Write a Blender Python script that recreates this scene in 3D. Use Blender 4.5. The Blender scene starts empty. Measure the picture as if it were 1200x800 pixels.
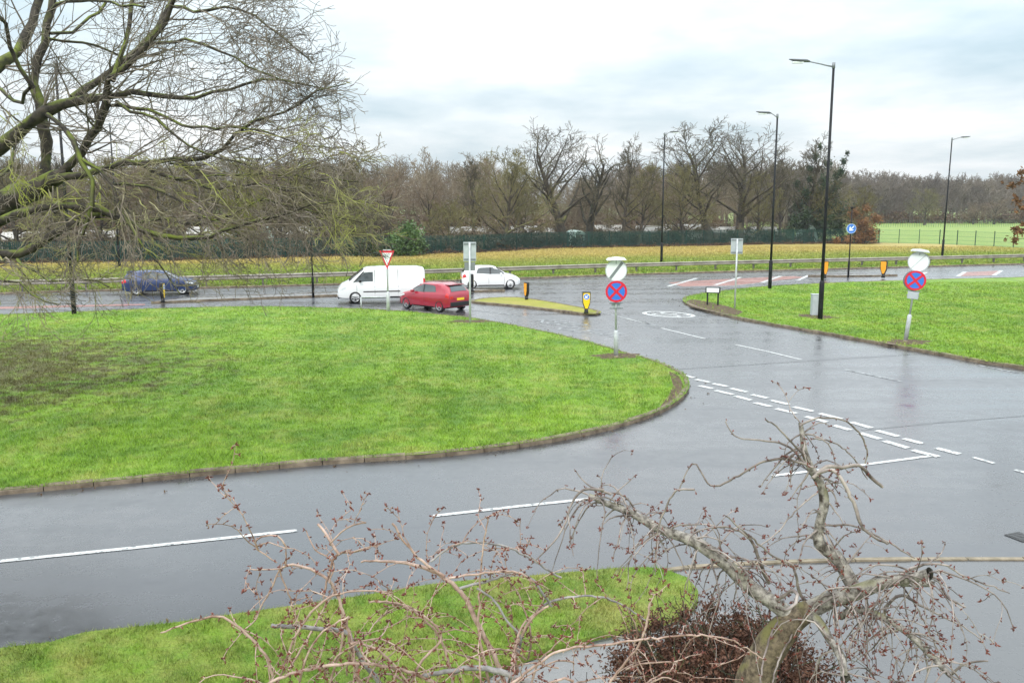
import bpy, bmesh, math, random
import numpy as np
from mathutils import Vector, Matrix
from mathutils.geometry import tessellate_polygon
R = math.radians
random.seed(7); NR = np.random.RandomState(7)
C = bpy.context.scene.collection
SC = bpy.context.scene
# ------------------------------------------------------------------ camera
CAM_H = 5.6; F = 1043.0; PITCH = math.atan(163/F)
cam_d = bpy.data.cameras.new('camera'); cam = bpy.data.objects.new('camera', cam_d); C.objects.link(cam)
cam.location = (0, 0, CAM_H); cam.rotation_euler = (R(90)-PITCH, 0, 0)
cam_d.sensor_width = 36; cam_d.lens = 36*F/1200; cam_d.clip_start = .05; cam_d.clip_end = 5000
SC.camera = cam
# ------------------------------------------------------------------ light
SUN_EL, SUN_AZ = 38, 200     # soft light through cloud, behind and to the left of the camera
w = bpy.data.worlds.new('World'); SC.world = w; w.use_nodes = True
nt = w.node_tree; nt.nodes.clear()
def nn(t, typ, **kw):
    n = t.nodes.new(typ)
    for k, v in kw.items():
        if k.startswith('_'): setattr(n, k[1:], v)
        else: n.inputs[k.replace('__', ' ')].default_value = v
    return n
L = nt.links.new
out = nn(nt, 'ShaderNodeOutputWorld'); bg = nn(nt, 'ShaderNodeBackground'); bg.inputs['Strength'].default_value = .1
sky = nn(nt, 'ShaderNodeTexSky', _sky_type='NISHITA', _sun_disc=False, _sun_elevation=R(SUN_EL), _sun_rotation=R(SUN_AZ), _air_density=1.0, _dust_density=2.0)
tc = nn(nt, 'ShaderNodeTexCoord'); sep = nn(nt, 'ShaderNodeSeparateXYZ'); L(tc.outputs['Generated'], sep.inputs[0])
def mth(t, op, a, b=None, clamp=False):
    n = t.nodes.new('ShaderNodeMath'); n.operation = op; n.use_clamp = clamp
    for i, v in enumerate((a, b)):
        if v is None: continue
        if isinstance(v, (int, float)): n.inputs[i].default_value = v
        else: t.links.new(v, n.inputs[i])
    return n.outputs[0]
zc = mth(nt, 'MAXIMUM', sep.outputs[2], 0.0)
za = mth(nt, 'ADD', zc, .12)
cx = mth(nt, 'DIVIDE', sep.outputs[0], za); cy = mth(nt, 'DIVIDE', sep.outputs[1], za)
cmb = nn(nt, 'ShaderNodeCombineXYZ'); L(cx, cmb.inputs[0]); L(mth(nt, 'MULTIPLY', cy, .8), cmb.inputs[1])
n1 = nn(nt, 'ShaderNodeTexNoise', Scale=.62, Detail=7.0, Roughness=.55); L(cmb.outputs[0], n1.inputs['Vector'])
rmp = nn(nt, 'ShaderNodeValToRGB'); L(n1.outputs['Fac'], rmp.inputs[0])
e = rmp.color_ramp.elements
e[0].position = .34; e[0].color = (.50, .63, .70, 1); e[1].position = .60; e[1].color = (1.0, 1.02, 1.03, 1)
m_ = e = rmp.color_ramp.elements.new(.47); m_.color = (.74, .82, .86, 1)
grad = mth(nt, 'ADD', mth(nt, 'MULTIPLY', zc, 19.0), 6.9)
cl = nn(nt, 'ShaderNodeVectorMath', _operation='SCALE'); L(rmp.outputs[0], cl.inputs[0]); L(grad, cl.inputs['Scale'])
mix = nn(nt, 'ShaderNodeMix', _data_type='RGBA'); mix.inputs[0].default_value = .92
L(sky.outputs[0], mix.inputs[6]); L(cl.outputs[0], mix.inputs[7]); L(mix.outputs[2], bg.inputs[0]); L(bg.outputs[0], out.inputs[0])
sd = bpy.data.lights.new('sun', 'SUN'); sd.energy = 1.2; sd.angle = R(14); sd.color = (1, .96, .9)
so = bpy.data.objects.new('sun', sd); C.objects.link(so)
az = R(SUN_AZ)
sv = Vector((math.sin(az)*math.cos(R(SUN_EL)), math.cos(az)*math.cos(R(SUN_EL)), math.sin(R(SUN_EL))))
so.rotation_euler = sv.to_track_quat('Z', 'Y').to_euler()
SC.view_settings.view_transform = 'Standard'; SC.view_settings.look = 'None'; SC.view_settings.exposure = 0.45; SC.view_settings.gamma = 1
SC.view_settings.use_curve_mapping = False
SC.render.engine = 'CYCLES'; SC.cycles.max_bounces = 5; SC.cycles.volume_bounces = 0; SC.cycles.use_denoising = True
# ------------------------------------------------------------------ survey: photograph pixel -> place on the ground
FW = Vector((0, math.cos(PITCH), -math.sin(PITCH))); UP = Vector((0, math.sin(PITCH), math.cos(PITCH)))
def ray(px, py): return Vector((1, 0, 0))*(px-600) + UP*(400-py) + FW*F
def G(px, py, z=0.0):
    d = ray(px, py); t = (z-CAM_H)/d.z
    return Vector((d.x*t, d.y*t, z))
def at(px, py, Y):
    d = ray(px, py); t = Y/d.y
    return Vector((d.x*t, Y, CAM_H+d.z*t))
# ------------------------------------------------------------------ materials
def mat(name, col, rough=.6, spec=.5, metal=0, noise=None, bump=None, emit=None, coat=0, col2=None, scale=4, trans=0):
    m = bpy.data.materials.new(name); m.use_nodes = True; t = m.node_tree; b = t.nodes['Principled BSDF']
    b.inputs['Base Color'].default_value = (*col, 1); b.inputs['Roughness'].default_value = rough
    b.inputs['Specular IOR Level'].default_value = spec; b.inputs['Metallic'].default_value = metal; b.inputs['Coat Weight'].default_value = coat
    if trans: b.inputs['Transmission Weight'].default_value = trans
    if col2:
        g = nn(t, 'ShaderNodeNewGeometry'); n = nn(t, 'ShaderNodeTexNoise', Scale=scale, Detail=6.0, Roughness=.6); t.links.new(g.outputs['Position'], n.inputs['Vector'])
        r = nn(t, 'ShaderNodeValToRGB'); r.color_ramp.elements[0].position = .35; r.color_ramp.elements[1].position = .65
        r.color_ramp.elements[0].color = (*col, 1); r.color_ramp.elements[1].color = (*col2, 1)
        t.links.new(n.outputs['Fac'], r.inputs[0]); t.links.new(r.outputs[0], b.inputs['Base Color'])
        if bump:
            bp = nn(t, 'ShaderNodeBump', Strength=bump, Distance=.02); t.links.new(n.outputs['Fac'], bp.inputs['Height']); t.links.new(bp.outputs[0], b.inputs['Normal'])
    return m
def bark(name, dark, light, moss=None, mossamt=.5, scale=8, bands=False, rough=.75):
    m = bpy.data.materials.new(name); m.use_nodes = True; t = m.node_tree; b = t.nodes['Principled BSDF']; lk = t.links.new
    g = nn(t, 'ShaderNodeNewGeometry'); n = nn(t, 'ShaderNodeTexNoise', Scale=scale, Detail=6.0, Roughness=.65); lk(g.outputs['Position'], n.inputs['Vector'])
    r = nn(t, 'ShaderNodeValToRGB'); r.color_ramp.elements[0].position = .35; r.color_ramp.elements[1].position = .66
    r.color_ramp.elements[0].color = (*dark, 1); r.color_ramp.elements[1].color = (*light, 1); lk(n.outputs['Fac'], r.inputs[0])
    o = r.outputs[0]
    if moss:
        n2 = nn(t, 'ShaderNodeTexNoise', Scale=scale*.25, Detail=4.0); lk(g.outputs['Position'], n2.inputs['Vector'])
        s = nn(t, 'ShaderNodeSeparateXYZ'); lk(g.outputs['Normal'], s.inputs[0])
        f = mth(t, 'ADD', mth(t, 'MULTIPLY', s.outputs[2], .35), mth(t, 'MULTIPLY', n2.outputs['Fac'], 1.9))
        f = mth(t, 'MULTIPLY', mth(t, 'SUBTRACT', f, 1.25-mossamt), 3.0, True)
        mx = nn(t, 'ShaderNodeMix', _data_type='RGBA'); lk(f, mx.inputs[0]); lk(o, mx.inputs[6]); mx.inputs[7].default_value = (*moss, 1); o = mx.outputs[2]
    lk(o, b.inputs['Base Color']); b.inputs['Roughness'].default_value = rough; b.inputs['Specular IOR Level'].default_value = .3
    bp = nn(t, 'ShaderNodeBump', Strength=.6, Distance=.015); lk(n.outputs['Fac'], bp.inputs['Height']); lk(bp.outputs[0], b.inputs['Normal'])
    return m
def asphalt(name, c1, c2, rough0=.16, rough1=.42, coat=1.0):
    m = bpy.data.materials.new(name); m.use_nodes = True; t = m.node_tree; b = t.nodes['Principled BSDF']; lk = t.links.new
    g = nn(t, 'ShaderNodeNewGeometry')
    big = nn(t, 'ShaderNodeTexNoise', Scale=.22, Detail=5.0, Roughness=.6)
    mp = nn(t, 'ShaderNodeMapping'); mp.inputs['Rotation'].default_value = (0, 0, R(-14)); mp.inputs['Scale'].default_value = (.3, 3.2, 1)
    lk(g.outputs['Position'], mp.inputs[0]); lk(mp.outputs[0], big.inputs['Vector'])
    mid = nn(t, 'ShaderNodeTexNoise', Scale=2.2, Detail=6.0, Roughness=.7); lk(g.outputs['Position'], mid.inputs['Vector'])
    fine = nn(t, 'ShaderNodeTexNoise', Scale=130.0, Detail=3.0); lk(g.outputs['Position'], fine.inputs['Vector'])
    f = mth(t, 'ADD', mth(t, 'MULTIPLY', big.outputs['Fac'], .55), mth(t, 'MULTIPLY', mid.outputs['Fac'], .45))
    mr = nn(t, 'ShaderNodeMapRange'); mr.inputs[1].default_value = .38; mr.inputs[2].default_value = .62; lk(f, mr.inputs[0])
    mx = nn(t, 'ShaderNodeMix', _data_type='RGBA'); lk(mr.outputs[0], mx.inputs[0]); mx.inputs[6].default_value = (*c1, 1); mx.inputs[7].default_value = (*c2, 1)
    m2 = nn(t, 'ShaderNodeMix', _data_type='RGBA', _blend_type='MULTIPLY'); m2.inputs[0].default_value = 1; lk(mx.outputs[2], m2.inputs[6])
    r2 = nn(t, 'ShaderNodeMapRange'); r2.inputs[1].default_value = .3; r2.inputs[2].default_value = .7; r2.inputs[3].default_value = .75; r2.inputs[4].default_value = 1.25; lk(fine.outputs['Fac'], r2.inputs[0])
    cc = nn(t, 'ShaderNodeCombineColor'); [lk(r2.outputs[0], cc.inputs[i]) for i in range(3)]; lk(cc.outputs[0], m2.inputs[7]); lk(m2.outputs[2], b.inputs['Base Color'])
    rr = nn(t, 'ShaderNodeMapRange'); rr.inputs[1].default_value = .36; rr.inputs[2].default_value = .64; rr.inputs[3].default_value = rough0; rr.inputs[4].default_value = rough1
    lk(f, rr.inputs[0]); lk(rr.outputs[0], b.inputs['Roughness']); b.inputs['IOR'].default_value = 1.38; b.inputs['Coat Weight'].default_value = coat; b.inputs['Coat IOR'].default_value = 1.48; b.inputs['Specular IOR Level'].default_value = .3
    cr_ = nn(t, 'ShaderNodeMapRange'); cr_.inputs[1].default_value = .36; cr_.inputs[2].default_value = .64; cr_.inputs[3].default_value = .14; cr_.inputs[4].default_value = .42; lk(f, cr_.inputs[0]); lk(cr_.outputs[0], b.inputs['Coat Roughness'])
    bp = nn(t, 'ShaderNodeBump', Strength=.03, Distance=.001); lk(fine.outputs['Fac'], bp.inputs['Height']); lk(bp.outputs[0], b.inputs['Normal'])
    return m
def grass_mat(name, g1, g2, dry, brown, dryamt=.5, patch=None, grad=None, blades=False):
    """g1/g2 the two greens, dry the straw colour in patches, brown bare earth specks; patch = (centre, radius) of worn ground;
       grad = (origin, direction, d0, d1): turns to the dry colour along that way"""
    m = bpy.data.materials.new(name); m.use_nodes = True; t = m.node_tree; b = t.nodes['Principled BSDF']; lk = t.links.new
    g = nn(t, 'ShaderNodeNewGeometry'); P = g.outputs['Position']
    def noise(s, d=5.0, r=.6):
        n = nn(t, 'ShaderNodeTexNoise', Scale=s, Detail=d, Roughness=r); lk(P, n.inputs['Vector']); return n.outputs['Fac']
    def rng(x, a, c, lo=0., hi=1.):
        q = nn(t, 'ShaderNodeMapRange'); lk(x, q.inputs[0])
        for i, v in zip((1, 2, 3, 4), (a, c, lo, hi)): q.inputs[i].default_value = v
        return q.outputs[0]
    def mixc(f, a, c):
        q = nn(t, 'ShaderNodeMix', _data_type='RGBA')
        if isinstance(f, float): q.inputs[0].default_value = f
        else: lk(f, q.inputs[0])
        for i, v in ((6, a), (7, c)):
            if isinstance(v, tuple): q.inputs[i].default_value = (*v, 1)
            else: lk(v, q.inputs[i])
        return q.outputs[2]
    c = mixc(rng(mth(t, 'ADD', mth(t, 'MULTIPLY', noise(.35), .5), mth(t, 'MULTIPLY', noise(3., 6., .7), .5)), .4, .6), g1, g2)
    dn = mth(t, 'ADD', mth(t, 'MULTIPLY', noise(.5, 4.), .5), mth(t, 'MULTIPLY', noise(2.4, 6., .75), .5))
    df = rng(dn, .62-.25*dryamt, .74-.1*dryamt)
    if grad:
        o, d, d0, d1 = grad
        vm = nn(t, 'ShaderNodeVectorMath', _operation='SUBTRACT'); lk(P, vm.inputs[0]); vm.inputs[1].default_value = o
        vd = nn(t, 'ShaderNodeVectorMath', _operation='DOT_PRODUCT'); lk(vm.outputs[0], vd.inputs[0]); vd.inputs[1].default_value = d
        wob = mth(t, 'ADD', vd.outputs['Value'], mth(t, 'MULTIPLY', mth(t, 'SUBTRACT', noise(.12, 5., .7), .5), 22.))
        df = mth(t, 'MAXIMUM', mth(t, 'MULTIPLY', df, .6), rng(wob, d0, d1, 0., .85))
    c = mixc(df, c, dry)
    bf = rng(noise(5., 5., .75), .62, .76, 0., .5)
    if patch:
        (pc, pr) = patch
        vm = nn(t, 'ShaderNodeVectorMath', _operation='DISTANCE'); lk(P, vm.inputs[0]); vm.inputs[1].default_value = pc
        q = mth(t, 'ADD', rng(vm.outputs['Value'], pr*.25, pr, .62, 0.), mth(t, 'MULTIPLY', mth(t, 'SUBTRACT', noise(1.6, 8., .75), .5), 1.6))
        bf = mth(t, 'MAXIMUM', bf, rng(q, .36, .6, 0., .85))
    c = mixc(bf, c, brown)
    c2 = nn(t, 'ShaderNodeMix', _data_type='RGBA', _blend_type='MULTIPLY'); c2.inputs[0].default_value = 1.; lk(c, c2.inputs[6])
    fr = g.outputs['Random Per Island'] if blades else noise(28., 4., .8)
    k = rng(fr, 0. if blades else .3, 1. if blades else .7, .6, 1.4)
    cc = nn(t, 'ShaderNodeCombineColor'); [lk(k, cc.inputs[i]) for i in range(3)]; lk(cc.outputs[0], c2.inputs[7])
    lk(c2.outputs[2], b.inputs['Base Color']); b.inputs['Roughness'].default_value = .65; b.inputs['Specular IOR Level'].default_value = .25
    if not blades:
        bp = nn(t, 'ShaderNodeBump', Strength=.8, Distance=.05); lk(noise(9., 6., .75), bp.inputs['Height']); lk(bp.outputs[0], b.inputs['Normal'])
    return m
LG = ((.10, .20, .022), (.195, .32, .028), (.30, .33, .08), (.085, .065, .03))
worn = (Vector(G(-90, 440)), 16.5)
M = {}
M['lawn'] = grass_mat('lawn_grass', *LG, dryamt=.5, patch=worn)
M['blades'] = grass_mat('grass_blades', *[tuple(x*1.12 for x in q) for q in LG], dryamt=.55, patch=worn, blades=True)
LN = ((.075, .155, .018), (.15, .25, .022), (.27, .26, .07), (.09, .065, .03))
M['lawn_near'] = grass_mat('near_lawn_grass', *LN, dryamt=.8); M['blades_near'] = grass_mat('near_grass_blades', *LN, dryamt=.8, blades=True)
M['dullgrass'] = grass_mat('mossy_grass', (.19, .21, .02), (.30, .29, .03), (.32, .27, .07), (.08, .06, .03), dryamt=.7)
vo = G(0, 345); vdir = (G(900, 319)-vo).normalized(); vn = Vector((-vdir.y, vdir.x, 0))
M['verge'] = grass_mat('verge_grass', (.10, .20, .02), (.17, .28, .03), (.42, .31, .10), (.15, .09, .04), dryamt=.75, grad=(vo, vn, 9., 27.))
M['verge_blades'] = grass_mat('verge_grass_blades', (.10, .20, .02), (.18, .29, .03), (.45, .34, .12), (.17, .10, .045), dryamt=.75, grad=(vo, vn, 9., 27.), blades=True)
M['field'] = grass_mat('park_grass', (.17, .26, .05), (.21, .30, .055), (.32, .31, .09), (.12, .10, .05), dryamt=.5)
M['litter'] = mat('leaf_litter', (.07, .045, .028), .9, .2, col2=(.16, .105, .06), scale=1.2)
M['litter2'] = mat('red_brown_leaf_litter', (.06, .028, .014), .9, .2, col2=(.17, .09, .05), scale=1.6)
M['soil'] = mat('bare_soil', (.045, .03, .018), .85, .2, col2=(.15, .105, .065), scale=9, bump=.8)
M['asphalt'] = asphalt('wet_asphalt', (.030, .031, .035), (.072, .074, .082))
M['driveway'] = asphalt('worn_driveway_asphalt', (.055, .056, .058), (.095, .095, .098), .22, .45)
M['path'] = asphalt('path_asphalt', (.11, .108, .108), (.17, .165, .16), .25, .5)
M['seam'] = asphalt('old_seam', (.025, .026, .03), (.04, .042, .048), .25, .4)
M['redroad'] = asphalt('red_surfacing', (.24, .08, .065), (.33, .14, .11), .3, .5, coat=.5)
M['concrete'] = mat('kerb_concrete', (.085, .065, .045), .7, .3, col2=(.24, .195, .14), scale=3.5, bump=.4)
M['concrete2'] = mat('pale_kerb_concrete', (.15, .125, .085), .7, .3, col2=(.30, .25, .18), scale=5, bump=.4)
M['paint'] = mat('road_paint', (.14, .145, .15), .35, .5, col2=(.54, .55, .54), scale=9)
M['wornpaint'] = mat('worn_road_paint', (.10, .105, .11), .35, .5, col2=(.42, .44, .45), scale=4)
M['road_pt'] = M['paint']
for q_, a_, b_ in (('paint', .34, .46), ('wornpaint', .40, .62)):
    r_ = [n_ for n_ in M[q_].node_tree.nodes if n_.type == 'VALTORGB'][0].color_ramp; r_.elements[0].position = a_+.02; r_.elements[1].position = b_
M['black'] = mat('black_painted_steel', (.006, .007, .009), .55, .25, col2=(.013, .014, .017), scale=3)
M['lamphead'] = mat('lamp_housing_grey', (.10, .11, .12), .35, .5)
M['galv'] = mat('galvanised_steel', (.40, .43, .44), .45, .5, .1, col2=(.55, .58, .59), scale=6)
M['galvdark'] = mat('dull_steel', (.16, .18, .19), .5, .5, .3, col2=(.24, .26, .27), scale=6)
M['cabinet'] = mat('cabinet_grey', (.36, .40, .42), .5, .4, col2=(.46, .50, .52), scale=3)
M['rail'] = mat('weathered_barrier', (.22, .20, .17), .6, .3, .1, col2=(.36, .33, .29), scale=1.3)
M['raildark'] = mat('barrier_post_steel', (.07, .065, .06), .6, .4, col2=(.14, .12, .11), scale=4)
M['signwhite'] = mat('sign_white', (.80, .84, .85), .35, .5); M['signred'] = mat('sign_red', (.62, .012, .035), .35, .5); M['signblue'] = mat('sign_blue', (.03, .17, .62), .35, .5)
M['signgrey'] = mat('sign_slate', (.20, .22, .23), .4, .5); M['amber'] = mat('bollard_yellow', (.90, .62, .01), .35, .5); M['orange'] = mat('bollard_orange', (.85, .36, .02), .4, .5)
M['plastic'] = mat('black_plastic', (.012, .012, .013), .45, .4); M['rubber'] = mat('tyre_rubber', (.014, .014, .015), .7, .3)
M['alloy'] = mat('wheel_alloy', (.26, .27, .28), .35, .5, .3); M['silver'] = mat('silver_wheel', (.42, .43, .44), .3, .5, .7)
M['glass'] = mat('car_glass', (.045, .058, .062), .05, .9, coat=.6); M['plate'] = mat('number_plate_yellow', (.85, .60, .02), .4); M['platew'] = mat('number_plate_white', (.8, .8, .78), .4)
M['tail'] = mat('tail_light_red', (.55, .01, .015), .12, .6, coat=.5); M['head'] = mat('headlight_clear', (.60, .64, .66), .1, .7, coat=.6)
M['carred'] = mat('red_car_paint', (.36, .012, .035), .25, .6, .15, coat=.8); M['carwhite'] = mat('white_car_paint', (.80, .81, .82), .25, .5, coat=.7)
M['carblue'] = mat('dark_blue_car_paint', (.008, .026, .10), .3, .5, .1, coat=.45); M['vanwhite'] = mat('white_van_paint', (.74, .76, .77), .3, .5, coat=.5)
M['fence'] = mat('green_fence_paint', (.008, .036, .028), .6, .25, col2=(.014, .058, .045), scale=1); M['fence2'] = mat('mesh_fence_green', (.05, .15, .09), .5, .4)
M['bark_wood'] = bark('woodland_bark', (.03, .025, .018), (.10, .082, .06), (.16, .16, .05), .12, 3)
M['twig_wood'] = mat('woodland_twigs', (.125, .098, .062), .9, .1, col2=(.285, .235, .16), scale=.16)
M['twig_far'] = mat('distant_wood_twigs', (.12, .10, .08), .9, .1, col2=(.23, .195, .155), scale=.05)
M['twig_olive'] = mat('olive_twigs', (.10, .088, .036), .9, .1, col2=(.23, .21, .095), scale=.4)
M['twig_brown'] = mat('brown_twigs', (.055, .048, .03), .9, .1, col2=(.15, .13, .09), scale=.4)
M['twig_pink'] = mat('pale_rosy_twigs', (.12, .09, .06), .9, .1, col2=(.27, .205, .145), scale=.5)
M['bark_dark'] = bark('dark_wet_bark', (.018, .016, .012), (.055, .05, .035), (.07, .085, .02), .15, 4)
M['ivy'] = mat('ivy_leaves', (.012, .028, .010), .5, .4, col2=(.05, .085, .028), scale=1.1)
M['laurel'] = mat('laurel_leaves', (.03, .075, .015), .45, .4, col2=(.11, .19, .045), scale=1.3)
M['bramble'] = mat('bramble_tangle', (.022, .022, .014), .9, .1, col2=(.085, .065, .04), scale=.7)
M['scrub'] = mat('winter_scrub', (.09, .075, .045), .9, .1, col2=(.27, .22, .155), scale=.5)
M['orangeleaf'] = mat('dry_orange_leaves', (.11, .06, .03), .8, .2, col2=(.28, .145, .06), scale=1.5)
M['bark_moss'] = bark('mossy_bark', (.014, .012, .009), (.07, .058, .042), (.12, .15, .018), .22, 6)
M['twig_moss'] = bark('mossy_twigs', (.06, .048, .034), (.33, .28, .215), (.25, .28, .035), .20, 2.2)
M['twig_grey'] = mat('fine_grey_twigs', (.06, .05, .038), .8, .2, col2=(.26, .225, .18), scale=1.2)
M['cherry'] = bark('cherry_bark', (.045, .036, .028), (.40, .37, .33), (.15, .15, .06), .0, 22)
M['cherry_trunk'] = bark('cherry_trunk_bark', (.04, .03, .02), (.21, .165, .11), (.15, .14, .05), .12, 26)
M['cherry_twig'] = mat('cherry_twigs', (.07, .05, .042), .6, .4, col2=(.36, .31, .28), scale=6)
M['cane'] = bark('rosy_cane_bark', (.20, .12, .09), (.50, .37, .31), None, 0, 10, rough=.5); M['cane_grey'] = bark('grey_cane_bark', (.13, .12, .12), (.36, .34, .33), None, 0, 10)
M['bud'] = mat('red_brown_buds', (.06, .016, .012), .55, .4, col2=(.20, .055, .038), scale=30)
M['copper'] = mat('copper_brown_foliage', (.035, .017, .011), .75, .2, col2=(.16, .08, .052), scale=12)
M['roofpale'] = mat('pale_roof_sheet', (.20, .19, .17), .6, .3, col2=(.46, .44, .40), scale=.8); M['shedwall'] = mat('weathered_shed_boards', (.12, .085, .06), .8, .2, col2=(.24, .19, .15), scale=1)
M['polytunnel'] = mat('polythene_sheet', (.30, .42, .36), .4, .4, col2=(.46, .58, .52), scale=1); M['shedgreen'] = mat('green_shed_paint', (.10, .26, .20), .7, .2)
M['palewall'] = mat('pale_caravan_panel', (.34, .32, .28), .5, .3); M['iron'] = mat('cast_iron', (.03, .03, .032), .45, .5, col2=(.07, .07, .07), scale=20)
# ------------------------------------------------------------------ mesh helpers
def tag(o, label=None, cat=None, group=None, kind=None):
    for k, v in (('label', label), ('category', cat), ('group', group), ('kind', kind)):
        if v: o[k] = v
    return o
def link(name, me, m=None, parent=None):
    o = bpy.data.objects.new(name, me); C.objects.link(o)
    if m: me.materials.append(M[m] if isinstance(m, str) else m)
    if parent: o.parent = parent
    return o
def empty(name, loc, rz=0, rot=None):
    o = bpy.data.objects.new(name, None); C.objects.link(o); o.location = loc; o.rotation_euler = rot or (0, 0, rz); o.empty_display_size = .2
    return o
def npmesh(name, V, Fc, nper, smooth=False):
    """V (n,3) vertices, Fc (m,nper) faces, all of one size"""
    me = bpy.data.meshes.new(name); V = np.asarray(V, np.float32); Fc = np.asarray(Fc, np.int32)
    me.vertices.add(len(V)); me.vertices.foreach_set('co', V.ravel())
    me.loops.add(Fc.size); me.loops.foreach_set('vertex_index', Fc.ravel())
    me.polygons.add(len(Fc)); me.polygons.foreach_set('loop_start', np.arange(0, Fc.size, nper, dtype=np.int32)); me.polygons.foreach_set('loop_total', np.full(len(Fc), nper, np.int32))
    if smooth: me.polygons.foreach_set('use_smooth', np.ones(len(Fc), bool))
    me.update(calc_edges=True); return me
class MB:
    def __init__(s): s.v = []; s.f = []
    def add(s, vs, fs):
        n = len(s.v); s.v += [tuple(v) for v in vs]; s.f += [tuple(i+n for i in f) for f in fs]; return s
    def box(s, x0, x1, y0, y1, z0, z1, Mx=None):
        vs = [Vector(p) for p in ((x0,y0,z0),(x1,y0,z0),(x1,y1,z0),(x0,y1,z0),(x0,y0,z1),(x1,y0,z1),(x1,y1,z1),(x0,y1,z1))]
        if Mx: vs = [Mx @ v for v in vs]
        return s.add(vs, [(0,3,2,1),(4,5,6,7),(0,1,5,4),(1,2,6,5),(2,3,7,6),(3,0,4,7)])
    def tube(s, pts, rad, n=8, cap=True):
        pts = [Vector(p) for p in pts]; rad = rad if isinstance(rad, (list, tuple)) else [rad]*len(pts)
        vs = []; ref = None
        for i, p in enumerate(pts):
            d = (pts[min(i+1, len(pts)-1)]-pts[max(i-1, 0)]).normalized()
            if ref is None: ref = Vector((0, 0, 1)) if abs(d.z) < .9 else Vector((1, 0, 0))
            a = d.cross(ref).normalized(); b = a.cross(d); ref = b
            vs += [p+(a*math.cos(2*math.pi*k/n)+b*math.sin(2*math.pi*k/n))*rad[i] for k in range(n)]
        fs = [(i*n+k, i*n+(k+1) % n, (i+1)*n+(k+1) % n, (i+1)*n+k) for i in range(len(pts)-1) for k in range(n)]
        if cap: fs += [tuple(range(n))[::-1], tuple(range((len(pts)-1)*n, len(pts)*n))]
        return s.add(vs, fs)
    def disc(s, c, r, y0, y1, n=32, rx=None):     # a plate facing -Y: centre (x,z)
        rx = rx or r
        vs = [(c[0]+rx*math.cos(2*math.pi*k/n), y, c[1]+r*math.sin(2*math.pi*k/n)) for y in (y0, y1) for k in range(n)]
        return s.add(vs, [tuple(range(n)), tuple(range(2*n-1, n-1, -1))]+[(k, k+n, (k+1) % n+n, (k+1) % n) for k in range(n)])
    def prism(s, poly, y0, y1):                    # polygon in (x,z) extruded along Y
        n = len(poly); vs = [(p[0], y, p[1]) for y in (y0, y1) for p in poly]
        return s.add(vs, [tuple(range(n)), tuple(range(2*n-1, n-1, -1))]+[(k, k+n, (k+1) % n+n, (k+1) % n) for k in range(n)])
    def build(s, name, m, parent=None, smooth=False, bevel=0):
        me = bpy.data.meshes.new(name); me.from_pydata(s.v, [], s.f); me.update()
        bm = bmesh.new(); bm.from_mesh(me); bmesh.ops.recalc_face_normals(bm, faces=bm.faces[:])
        if bevel: bmesh.ops.bevel(bm, geom=bm.edges[:], offset=bevel, segments=2, affect='EDGES', profile=.6)
        bm.to_mesh(me); bm.free()
        if smooth: me.polygons.foreach_set('use_smooth', [True]*len(me.polygons)); me.shade_smooth() if hasattr(me, 'shade_smooth') else None
        return link(name, me, m, parent)
def spline(pts, step, closed=False):
    P = [Vector(p) for p in pts]; n = len(P); o = []
    for i in range(n if closed else n-1):
        g = lambda j: P[j % n] if closed else P[min(max(j, 0), n-1)]
        a, b, c, d = g(i-1), g(i), g(i+1), g(i+2); k = max(1, int((c-b).length/step))
        for q in range(k):
            t = q/k
            o.append(.5*((2*b)+(c-a)*t+(2*a-5*b+4*c-d)*t*t+(3*b-a-3*c+d)*t**3))
    if not closed: o.append(P[-1])
    return o
def sheet(name, pts, z, m, kind='structure', label=None, cat=None, thick=0):
    P = [Vector((p[0], p[1], z)) for p in pts]
    tr = tessellate_polygon([P]); me = bpy.data.meshes.new(name)
    fs = [tuple(t) for t in tr]; vs = [tuple(p) for p in P]
    if thick: nP = len(P); vs += [(p.x, p.y, z-thick) for p in P]; fs += [(i, (i+1) % nP, (i+1) % nP+nP, i+nP) for i in range(nP)]
    me.from_pydata(vs, [], fs); me.update()
    bm = bmesh.new(); bm.from_mesh(me); bmesh.ops.recalc_face_normals(bm, faces=bm.faces[:])
    if sum(f.normal.z*f.calc_area() for f in bm.faces) < 0: bmesh.ops.reverse_faces(bm, faces=bm.faces[:])
    bm.to_mesh(me); bm.free()
    o = link(name, me, m); tag(o, label, cat, None, kind); return o
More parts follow.
